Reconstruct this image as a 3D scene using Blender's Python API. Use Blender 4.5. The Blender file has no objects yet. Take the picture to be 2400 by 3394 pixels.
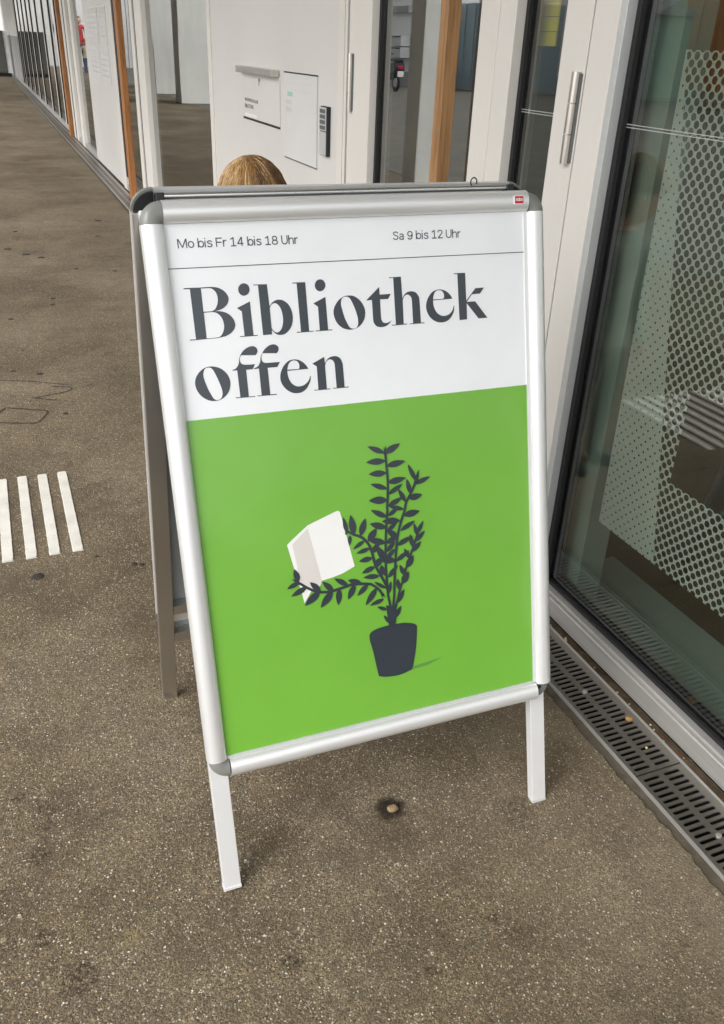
import bpy, bmesh, math, random
from mathutils import Matrix, Vector, noise

random.seed(7)
scene = bpy.context.scene
COL = scene.collection
R = math.radians

# ------------------------------------------------------------------ camera
CAM = Vector((0.0, 0.0, 1.26724))
cr = Vector((0.92634215, -0.37484391, 0.03717872))
cu = Vector((0.15090957, 0.4597391, 0.87513785))
cw = Vector((0.3451326, 0.80506646, -0.48244324))
cam_d = bpy.data.cameras.new('camera')
cam_d.sensor_fit = 'VERTICAL'
cam_d.sensor_height = 24.0
cam_d.lens = 24.0 * 2802.38 / 3394.0
cam_d.clip_start = 0.02
cam_d.clip_end = 600
cam_o = bpy.data.objects.new('camera', cam_d)
COL.objects.link(cam_o)
m = Matrix((cr, cu, -cw)).transposed().to_4x4()
m.translation = CAM
cam_o.matrix_world = m
scene.camera = cam_o

# ------------------------------------------------------------------ light
SUN_EL, SUN_AZ = R(44), R(243)      # overcast: a broad bright part of the sky, left and behind the camera
wd = bpy.data.worlds.new('World'); scene.world = wd
wd.use_nodes = True
wn = wd.node_tree
wn.nodes.clear()
sky = wn.nodes.new('ShaderNodeTexSky'); sky.sky_type = 'NISHITA'; sky.sun_disc = False
sky.sun_elevation = SUN_EL; sky.sun_rotation = SUN_AZ
sky.dust_density = 3.0; sky.air_density = 1.0
hs = wn.nodes.new('ShaderNodeHueSaturation'); hs.inputs['Saturation'].default_value = 0.12
bg = wn.nodes.new('ShaderNodeBackground'); bg.inputs['Strength'].default_value = 0.15
wo = wn.nodes.new('ShaderNodeOutputWorld')
wn.links.new(sky.outputs[0], hs.inputs['Color'])
wn.links.new(hs.outputs[0], bg.inputs[0]); wn.links.new(bg.outputs[0], wo.inputs[0])
sun_d = bpy.data.lights.new('sun', 'SUN'); sun_d.energy = 1.0; sun_d.angle = R(38)
sun_d.color = (1.0, 0.97, 0.93)
sun_o = bpy.data.objects.new('sun', sun_d); COL.objects.link(sun_o)
sd = Vector((math.sin(SUN_AZ) * math.cos(SUN_EL), math.cos(SUN_AZ) * math.cos(SUN_EL), math.sin(SUN_EL)))
sun_o.rotation_euler = sd.to_track_quat('Z', 'Y').to_euler()
sun_o.location = sd * 20

vs = scene.view_settings
vs.view_transform = 'Standard'; vs.look = 'None'; vs.gamma = 1.0
vs.exposure = 0.95
vs.use_curve_mapping = False
try:
    scene.cycles.use_denoising = True
    scene.cycles.denoiser = 'OPENIMAGEDENOISE'
    scene.cycles.transparent_max_bounces = 24
    scene.cycles.max_bounces = 7
    scene.cycles.sample_clamp_indirect = 6
except Exception:
    pass

# ------------------------------------------------------------------ helpers
WM = {}                     # world matrix of every parent object


def thing(name, label, cat, loc=(0, 0, 0), group=None, mat=None, kind=None):
    o = bpy.data.objects.new(name, None)
    o.empty_display_size = 0.05
    COL.objects.link(o)
    mw = mat if mat is not None else Matrix.Translation(Vector(loc))
    o.matrix_world = mw
    WM[o] = mw.copy()
    tag(o, label, cat, group, kind)
    return o


def tag(o, label=None, cat=None, group=None, kind=None):
    if label: o['label'] = label
    if cat: o['category'] = cat
    if group: o['group'] = group
    if kind: o['kind'] = kind
    return o


def link(name, me, parent=None):
    o = bpy.data.objects.new(name, me)
    COL.objects.link(o)
    if parent is not None:
        o.parent = parent
        WM[o] = WM[parent]
    else:
        WM[o] = Matrix.Identity(4)
    return o


class MB:
    """collects shapes in world space and links them as one mesh object"""

    def __init__(s):
        s.v = []; s.f = []; s.mi = []

    def add(s, vs_, fs, mi=0):
        b = len(s.v)
        s.v += [Vector(p) for p in vs_]
        for f in fs:
            s.f.append([b + i for i in f]); s.mi.append(mi)
        return s

    def box(s, x0, x1, y0, y1, z0, z1, mi=0):
        return s.add([(x0, y0, z0), (x1, y0, z0), (x1, y1, z0), (x0, y1, z0), (x0, y0, z1), (x1, y0, z1), (x1, y1, z1), (x0, y1, z1)],
                     [(0, 3, 2, 1), (4, 5, 6, 7), (0, 1, 5, 4), (1, 2, 6, 5), (2, 3, 7, 6), (3, 0, 4, 7)], mi)

    def prism(s, poly, a, b, axis=2, mi=0):
        """polygon in the two other axes, extruded from a to b along axis"""
        def P(p, h):
            q = list(p); q.insert(axis, h); return q
        n = len(poly)
        vs_ = [P(p, a) for p in poly] + [P(p, b) for p in poly]
        fs = [tuple(range(n))[::-1], tuple(range(n, 2 * n))] + [(i, (i + 1) % n, n + (i + 1) % n, n + i) for i in range(n)]
        return s.add(vs_, fs, mi)

    def tube(s, pts, rad, seg=10, mi=0):
        pts = [Vector(p) for p in pts]
        rr = rad if isinstance(rad, (list, tuple)) else [rad] * len(pts)
        rings = []
        ref = None
        for i, p in enumerate(pts):
            d = (pts[min(i + 1, len(pts) - 1)] - pts[max(i - 1, 0)]).normalized()
            if ref is None:
                ref = d.orthogonal().normalized()
            a = (ref - d * ref.dot(d)).normalized(); ref = a
            b = d.cross(a)
            rings.append([p + (a * math.cos(2 * math.pi * k / seg) + b * math.sin(2 * math.pi * k / seg)) * rr[i] for k in range(seg)])
        vs_ = [q for r_ in rings for q in r_]
        fs = []
        for i in range(len(pts) - 1):
            for k in range(seg):
                k2 = (k + 1) % seg
                fs.append((i * seg + k, i * seg + k2, (i + 1) * seg + k2, (i + 1) * seg + k))
        fs.append(tuple(range(seg))[::-1]); fs.append(tuple((len(pts) - 1) * seg + k for k in range(seg)))
        return s.add(vs_, fs, mi)

    def ball(s, c, r, seg=12, rings=8, mi=0):
        c = Vector(c); r = Vector(r) if hasattr(r, '__len__') else Vector((r, r, r))
        vs_ = [c + Vector((0, 0, r.z))]
        for i in range(1, rings):
            t = math.pi * i / rings
            for k in range(seg):
                a = 2 * math.pi * k / seg
                vs_.append(c + Vector((r.x * math.sin(t) * math.cos(a), r.y * math.sin(t) * math.sin(a), r.z * math.cos(t))))
        vs_.append(c - Vector((0, 0, r.z)))
        fs = [(0, 1 + k, 1 + (k + 1) % seg) for k in range(seg)]
        for i in range(rings - 2):
            for k in range(seg):
                a = 1 + i * seg + k; b = 1 + i * seg + (k + 1) % seg
                fs.append((a, a + seg, b + seg, b))
        L = len(vs_) - 1
        fs += [(L, L - seg + (k + 1) % seg, L - seg + k) for k in range(seg)]
        return s.add(vs_, fs, mi)

    def sweep(s, prof, frames, close=False, cap=True, mi=0):
        """prof: list of (a, n); frames: list of (origin, A, N) - a point is origin + a*A + n*N"""
        k = len(prof)
        vs_ = []
        for o, A, N in frames:
            o = Vector(o); A = Vector(A); N = Vector(N)
            vs_ += [o + A * a + N * n for a, n in prof]
        fs = []
        for i in range(len(frames) - 1):
            for j in range(k):
                j2 = (j + 1) % k
                fs.append((i * k + j, i * k + j2, (i + 1) * k + j2, (i + 1) * k + j))
        if cap:
            fs.append(tuple(range(k))[::-1]); fs.append(tuple((len(frames) - 1) * k + j for j in range(k)))
        return s.add(vs_, fs, mi)

    def build(s, name, mat, parent=None, local=False, smooth=False, bevel=0.0, seg=2, recalc=True):
        me = bpy.data.meshes.new(name)
        vs_ = s.v
        if parent is not None and not local:
            inv = WM[parent].inverted()
            vs_ = [inv @ p for p in vs_]
        me.from_pydata([tuple(p) for p in vs_], [], s.f)
        mats = mat if isinstance(mat, (list, tuple)) else [mat]
        for mm in mats: me.materials.append(mm)
        for p, i in zip(me.polygons, s.mi): p.material_index = i
        if recalc:
            bm = bmesh.new(); bm.from_mesh(me); bmesh.ops.recalc_face_normals(bm, faces=bm.faces); bm.to_mesh(me); bm.free()
        if smooth:
            me.shade_smooth() if hasattr(me, 'shade_smooth') else [setattr(p, 'use_smooth', True) for p in me.polygons]
            if smooth != 'all':
                me.set_sharp_from_angle(angle=R(40))
        o = link(name, me, parent)
        if bevel:
            b = o.modifiers.new('bevel', 'BEVEL'); b.width = bevel; b.segments = seg; b.limit_method = 'ANGLE'; b.angle_limit = R(40)
            b.harden_normals = False
        return o


def box(name, mat, x0, x1, y0, y1, z0, z1, parent=None, bevel=0.0):
    return MB().box(x0, x1, y0, y1, z0, z1).build(name, mat, parent, bevel=bevel)


# ---------------------------------------------------------------- materials
def new_mat(name):
    mt = bpy.data.materials.new(name); mt.use_nodes = True
    nt = mt.node_tree
    return mt, nt, nt.nodes['Principled BSDF'], nt.nodes['Material Output']


def N(nt, typ, **kw):
    n = nt.nodes.new(typ)
    for k, v in kw.items():
        if k in ('operation', 'blend_type', 'data_type', 'feature', 'noise_dimensions', 'distance', 'interpolation_type', 'voronoi_dimensions', 'clamp'):
            setattr(n, k, v)
    return n


def math_n(nt, op, a, b=None, clamp=False):
    n = nt.nodes.new('ShaderNodeMath'); n.operation = op; n.use_clamp = clamp
    for i, q in enumerate((a, b)):
        if q is None: continue
        if hasattr(q, 'is_linked') or hasattr(q, 'links'): nt.links.new(q, n.inputs[i])
        else: n.inputs[i].default_value = q
    return n.outputs[0]


def mixc(nt, fac, a, b, blend='MIX'):
    n = nt.nodes.new('ShaderNodeMix'); n.data_type = 'RGBA'; n.blend_type = blend
    for i, q in ((0, fac), (6, a), (7, b)):
        if hasattr(q, 'links'): nt.links.new(q, n.inputs[i])
        elif i == 0: n.inputs[0].default_value = q
        else: n.inputs[i].default_value = (*q, 1)
    return n.outputs[2]


def ramp(nt, fac, stops, const=False):
    n = nt.nodes.new('ShaderNodeValToRGB')
    if const: n.color_ramp.interpolation = 'CONSTANT'
    el = n.color_ramp.elements
    while len(el) < len(stops): el.new(0.5)
    for e, (p, c) in zip(el, stops):
        e.position = p; e.color = (*c, 1) if len(c) == 3 else c
    nt.links.new(fac, n.inputs[0])
    return n.outputs[0]


def coords(nt, kind='Object', scale=(1, 1, 1), rot=(0, 0, 0)):
    t = nt.nodes.new('ShaderNodeTexCoord')
    mp = nt.nodes.new('ShaderNodeMapping'); mp.inputs['Scale'].default_value = scale; mp.inputs['Rotation'].default_value = rot
    nt.links.new(t.outputs[kind], mp.inputs[0])
    return mp.outputs[0]


def noise_n(nt, vec, scale, detail=4.0, rough=0.55, out=0):
    n = nt.nodes.new('ShaderNodeTexNoise'); n.inputs['Scale'].default_value = scale
    n.inputs['Detail'].default_value = detail; n.inputs['Roughness'].default_value = rough
    nt.links.new(vec, n.inputs['Vector'])
    return n.outputs[out]


def bump(nt, bs, height, strength, dist):
    b = nt.nodes.new('ShaderNodeBump'); b.inputs['Strength'].default_value = strength; b.inputs['Distance'].default_value = dist
    nt.links.new(height, b.inputs['Height']); nt.links.new(b.outputs[0], bs.inputs['Normal'])


def simple(name, col, rough=0.5, metal=0.0, var=0.06, vscale=6.0, spec=0.5, bumps=None, grime=0.0, coat=0.0):
    """plain surface with slight tone variation, fine relief and a little wear"""
    mt, nt, bs, out = new_mat(name)
    v = coords(nt)
    n1 = noise_n(nt, v, vscale, 5)
    lo = tuple(max(0, c * (1 - var)) for c in col); hi = tuple(min(1, c * (1 + var)) for c in col)
    c = ramp(nt, n1, [(0.3, lo), (0.7, hi)])
    if grime:
        n2 = noise_n(nt, v, vscale * 4, 8, 0.7)
        f = ramp(nt, n2, [(0.55, (0, 0, 0)), (0.75, (1, 1, 1))])
        f2 = math_n(nt, 'MULTIPLY', f, grime)
        c = mixc(nt, f2, c, tuple(q * 0.45 for q in col))
    nt.links.new(c, bs.inputs['Base Color'])
    r = ramp(nt, noise_n(nt, v, vscale * 7, 4), [(0.2, (rough * 0.85,) * 3), (0.8, (min(1, rough * 1.15),) * 3)])
    nt.links.new(r, bs.inputs['Roughness'])
    bs.inputs['Metallic'].default_value = metal
    bs.inputs['Specular IOR Level'].default_value = spec
    bs.inputs['Coat Weight'].default_value = coat
    if bumps:
        bump(nt, bs, noise_n(nt, v, bumps[0], 3), bumps[1], bumps[2])
    return mt


def concrete(name, col, var=0.14):
    mt, nt, bs, out = new_mat(name)
    v = coords(nt)
    n1 = noise_n(nt, v, 1.3, 8, 0.65)
    vz = coords(nt, scale=(3, 3, 0.35))
    n2 = noise_n(nt, vz, 2.0, 6, 0.6)
    a = math_n(nt, 'ADD', math_n(nt, 'MULTIPLY', n1, 0.6), math_n(nt, 'MULTIPLY', n2, 0.4))
    c = ramp(nt, a, [(0.32, tuple(q * (1 - var) for q in col)), (0.66, tuple(min(1, q * (1 + var)) for q in col))])
    nt.links.new(c, bs.inputs['Base Color'])
    bs.inputs['Roughness'].default_value = 0.8
    bump(nt, bs, noise_n(nt, v, 60, 5), 0.25, 0.004)
    return mt


def glass_mat(name, tint=(0.885, 0.925, 0.89), f0=0.23):
    mt = bpy.data.materials.new(name); mt.use_nodes = True
    nt = mt.node_tree; nt.nodes.clear()
    out = nt.nodes.new('ShaderNodeOutputMaterial')
    lw = nt.nodes.new('ShaderNodeLayerWeight'); lw.inputs[0].default_value = 0.5
    p = math_n(nt, 'POWER', lw.outputs['Facing'], 5.0)
    f = math_n(nt, 'ADD', math_n(nt, 'MULTIPLY', p, 1 - f0), f0, clamp=True)
    tr = nt.nodes.new('ShaderNodeBsdfTransparent'); tr.inputs[0].default_value = (*tint, 1)
    gl = nt.nodes.new('ShaderNodeBsdfGlossy'); gl.inputs['Roughness'].default_value = 0.004
    v = coords(nt)
    b = nt.nodes.new('ShaderNodeBump'); b.inputs['Strength'].default_value = 0.06; b.inputs['Distance'].default_value = 0.01
    nt.links.new(noise_n(nt, v, 1.4, 1), b.inputs['Height']); nt.links.new(b.outputs[0], gl.inputs['Normal'])
    mx = nt.nodes.new('ShaderNodeMixShader')
    nt.links.new(f, mx.inputs[0]); nt.links.new(tr.outputs[0], mx.inputs[1]); nt.links.new(gl.outputs[0], mx.inputs[2])
    nt.links.new(mx.outputs[0], out.inputs[0])
    return mt


def print_mat(name, col, rough=0.3):
    """printed paper behind a clear sheet: slightly wavy gloss"""
    mt, nt, bs, out = new_mat(name)
    v = coords(nt)
    n1 = noise_n(nt, v, 9, 3)
    c = ramp(nt, n1, [(0.3, tuple(q * 0.975 for q in col)), (0.7, tuple(min(1, q * 1.025) for q in col))])
    nt.links.new(c, bs.inputs['Base Color'])
    bs.inputs['Roughness'].default_value = rough
    bs.inputs['Specular IOR Level'].default_value = 0.6
    bs.inputs['Coat Weight'].default_value = 0.65; bs.inputs['Coat Roughness'].default_value = 0.10
    b = nt.nodes.new('ShaderNodeBump'); b.inputs['Strength'].default_value = 0.8; b.inputs['Distance'].default_value = 0.010
    nt.links.new(noise_n(nt, v, 6, 0), b.inputs['Height']); nt.links.new(b.outputs[0], bs.inputs['Coat Normal'])
    return mt


def wood_mat(name, a, b):
    mt, nt, bs, out = new_mat(name)
    v = coords(nt, scale=(14, 14, 0.9))
    n = noise_n(nt, v, 4.0, 8, 0.65)
    vf = coords(nt, scale=(60, 60, 3))
    n2 = noise_n(nt, vf, 3.0, 4, 0.6)
    s = math_n(nt, 'ADD', math_n(nt, 'MULTIPLY', n, 0.7), math_n(nt, 'MULTIPLY', n2, 0.3))
    nt.links.new(ramp(nt, s, [(0.34, b), (0.5, a), (0.68, tuple(min(1, q * 1.35) for q in a))]), bs.inputs['Base Color'])
    bs.inputs['Roughness'].default_value = 0.5
    bump(nt, bs, s, 0.3, 0.002)
    return mt


def brushed(name, col, rough=0.35, axis=(2, 60, 60), metal=1.0):
    mt, nt, bs, out = new_mat(name)
    v = coords(nt, scale=axis)
    n = noise_n(nt, v, 6, 6, 0.6)
    nt.links.new(ramp(nt, n, [(0.25, tuple(q * 0.88 for q in col)), (0.75, tuple(min(1, q * 1.08) for q in col))]), bs.inputs['Base Color'])
    nt.links.new(ramp(nt, n, [(0.2, (rough * 0.8,) * 3), (0.8, (rough * 1.25,) * 3)]), bs.inputs['Roughness'])
    bs.inputs['Metallic'].default_value = metal
    return mt


M = {}
M['alu'] = simple('anodised_aluminium', (0.88, 0.885, 0.89), 0.36, 0.6, 0.012, 14)
M['alu_leg'] = simple('matt_aluminium', (0.80, 0.805, 0.81), 0.34, 0.35, 0.02, 9)
M['rear_alu'] = simple('rear_aluminium', (0.60, 0.585, 0.565), 0.34, 1.0, 0.02, 3)  # darker, fully metallic aluminium for the rear legs and cross tubes
M['chrome'] = simple('polished_rod', (0.92, 0.93, 0.93), 0.18, 1.0, 0.01)
M['corner'] = simple('grey_plastic', (0.205, 0.212, 0.195), 0.38, 0, 0.05, 20, coat=0.15)
M['dark_plastic'] = simple('dark_grey_plastic', (0.13, 0.14, 0.145), 0.5)
M['black'] = simple('black_rubber_and_shade', (0.012, 0.012, 0.014), 0.55, 0, 0.1)
M['back'] = simple('grey_back_sheet', (0.34, 0.37, 0.38), 0.55)
M['paper'] = print_mat('poster_white', (0.82, 0.84, 0.87))
M['green'] = print_mat('poster_green', (0.160, 0.425, 0.040))
M['ink'] = print_mat('poster_ink', (0.026, 0.036, 0.048))
M['ink2'] = print_mat('poster_text', (0.040, 0.036, 0.062))
M['greenshadow'] = print_mat('poster_dark_green', (0.10, 0.28, 0.05))
M['bookw'] = print_mat('poster_book_white', (0.82, 0.82, 0.80))
M['bookg'] = print_mat('poster_book_grey', (0.66, 0.63, 0.60))
M['red'] = simple('logo_red', (0.50, 0.006, 0.018), 0.35)
M['white'] = simple('logo_white', (0.85, 0.85, 0.85), 0.4)
M['frame'] = simple('facade_paint', (0.73, 0.705, 0.66), 0.45, 0, 0.035, 3, grime=0.10, bumps=(300, 0.05, 0.001))
M['strip'] = simple('facade_bead', (0.60, 0.62, 0.62), 0.35, 0.3, 0.03)
M['panel'] = simple('panel_paint', (0.675, 0.66, 0.635), 0.42, 0, 0.03, 2, grime=0.06)
M['paper2'] = simple('notice_paper', (0.66, 0.655, 0.65), 0.6, 0, 0.02)
M['base'] = brushed('base_rail_metal', (0.52, 0.51, 0.49), 0.45, (30, 1.0, 30), metal=0.6)
M['steel'] = brushed('stainless_steel', (0.36, 0.335, 0.30), 0.36, (8, 40, 8), metal=0.9)
M['hinge'] = brushed('hinge_steel', (0.66, 0.63, 0.59), 0.3, (40, 40, 3))
M['glass'] = glass_mat('pane_glass', f0=0.145)
M['glass_bright'] = glass_mat('bright_reflecting_glass', f0=0.36)  # reflectance raised above the other glass to brighten reflections in the farther panes
M['wood'] = wood_mat('oak', (0.36, 0.195, 0.082), (0.19, 0.090, 0.032))
M['wood_o'] = wood_mat('stained_wood', (0.36, 0.15, 0.045), (0.20, 0.075, 0.02))
M['concrete'] = concrete('white_concrete', (0.74, 0.745, 0.72))
M['concrete_d'] = concrete('grey_concrete', (0.36, 0.365, 0.36))
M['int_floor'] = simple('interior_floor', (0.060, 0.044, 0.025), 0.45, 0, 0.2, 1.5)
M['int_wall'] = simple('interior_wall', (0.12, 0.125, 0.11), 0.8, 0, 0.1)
M['int_post'] = simple('interior_post', (0.24, 0.29, 0.26), 0.5)
M['brownpanel'] = wood_mat('interior_wood', (0.52, 0.25, 0.10), (0.38, 0.165, 0.06))
M['mint'] = simple('interior_mint', (0.35, 0.55, 0.45), 0.6)
M['yellow'] = simple('yellow_blind', (0.80, 0.60, 0.02), 0.6)
M['tactile'] = simple('tactile_paint', (0.64, 0.62, 0.57), 0.6, 0, 0.12, 14, grime=0.55, bumps=(250, 0.4, 0.002))
M['gum'] = simple('trodden_gum', (0.028, 0.022, 0.018), 0.7, 0, 0.2, 40)
M['mark'] = simple('scuff_mark', (0.034, 0.026, 0.019), 0.75, 0, 0.2, 40)
M['stone'] = simple('pebble', (0.25, 0.18, 0.095), 0.7, 0, 0.35, 90, bumps=(200, 0.6, 0.003))
M['crumb'] = simple('crumb', (0.62, 0.52, 0.30), 0.8, 0, 0.3, 80)
M['leaf'] = simple('dry_leaf', (0.36, 0.22, 0.075), 0.7, 0, 0.4, 60)
M['dirt'] = simple('channel_dirt', (0.105, 0.075, 0.045), 0.85, 0, 0.45, 35, bumps=(120, 0.8, 0.006))
M['joint'] = simple('joint_strip', (0.090, 0.074, 0.052), 0.8, 0, 0.3, 30, bumps=(150, 0.7, 0.004))
M['dark'] = simple('channel_inside', (0.012, 0.010, 0.009), 0.8)

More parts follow.
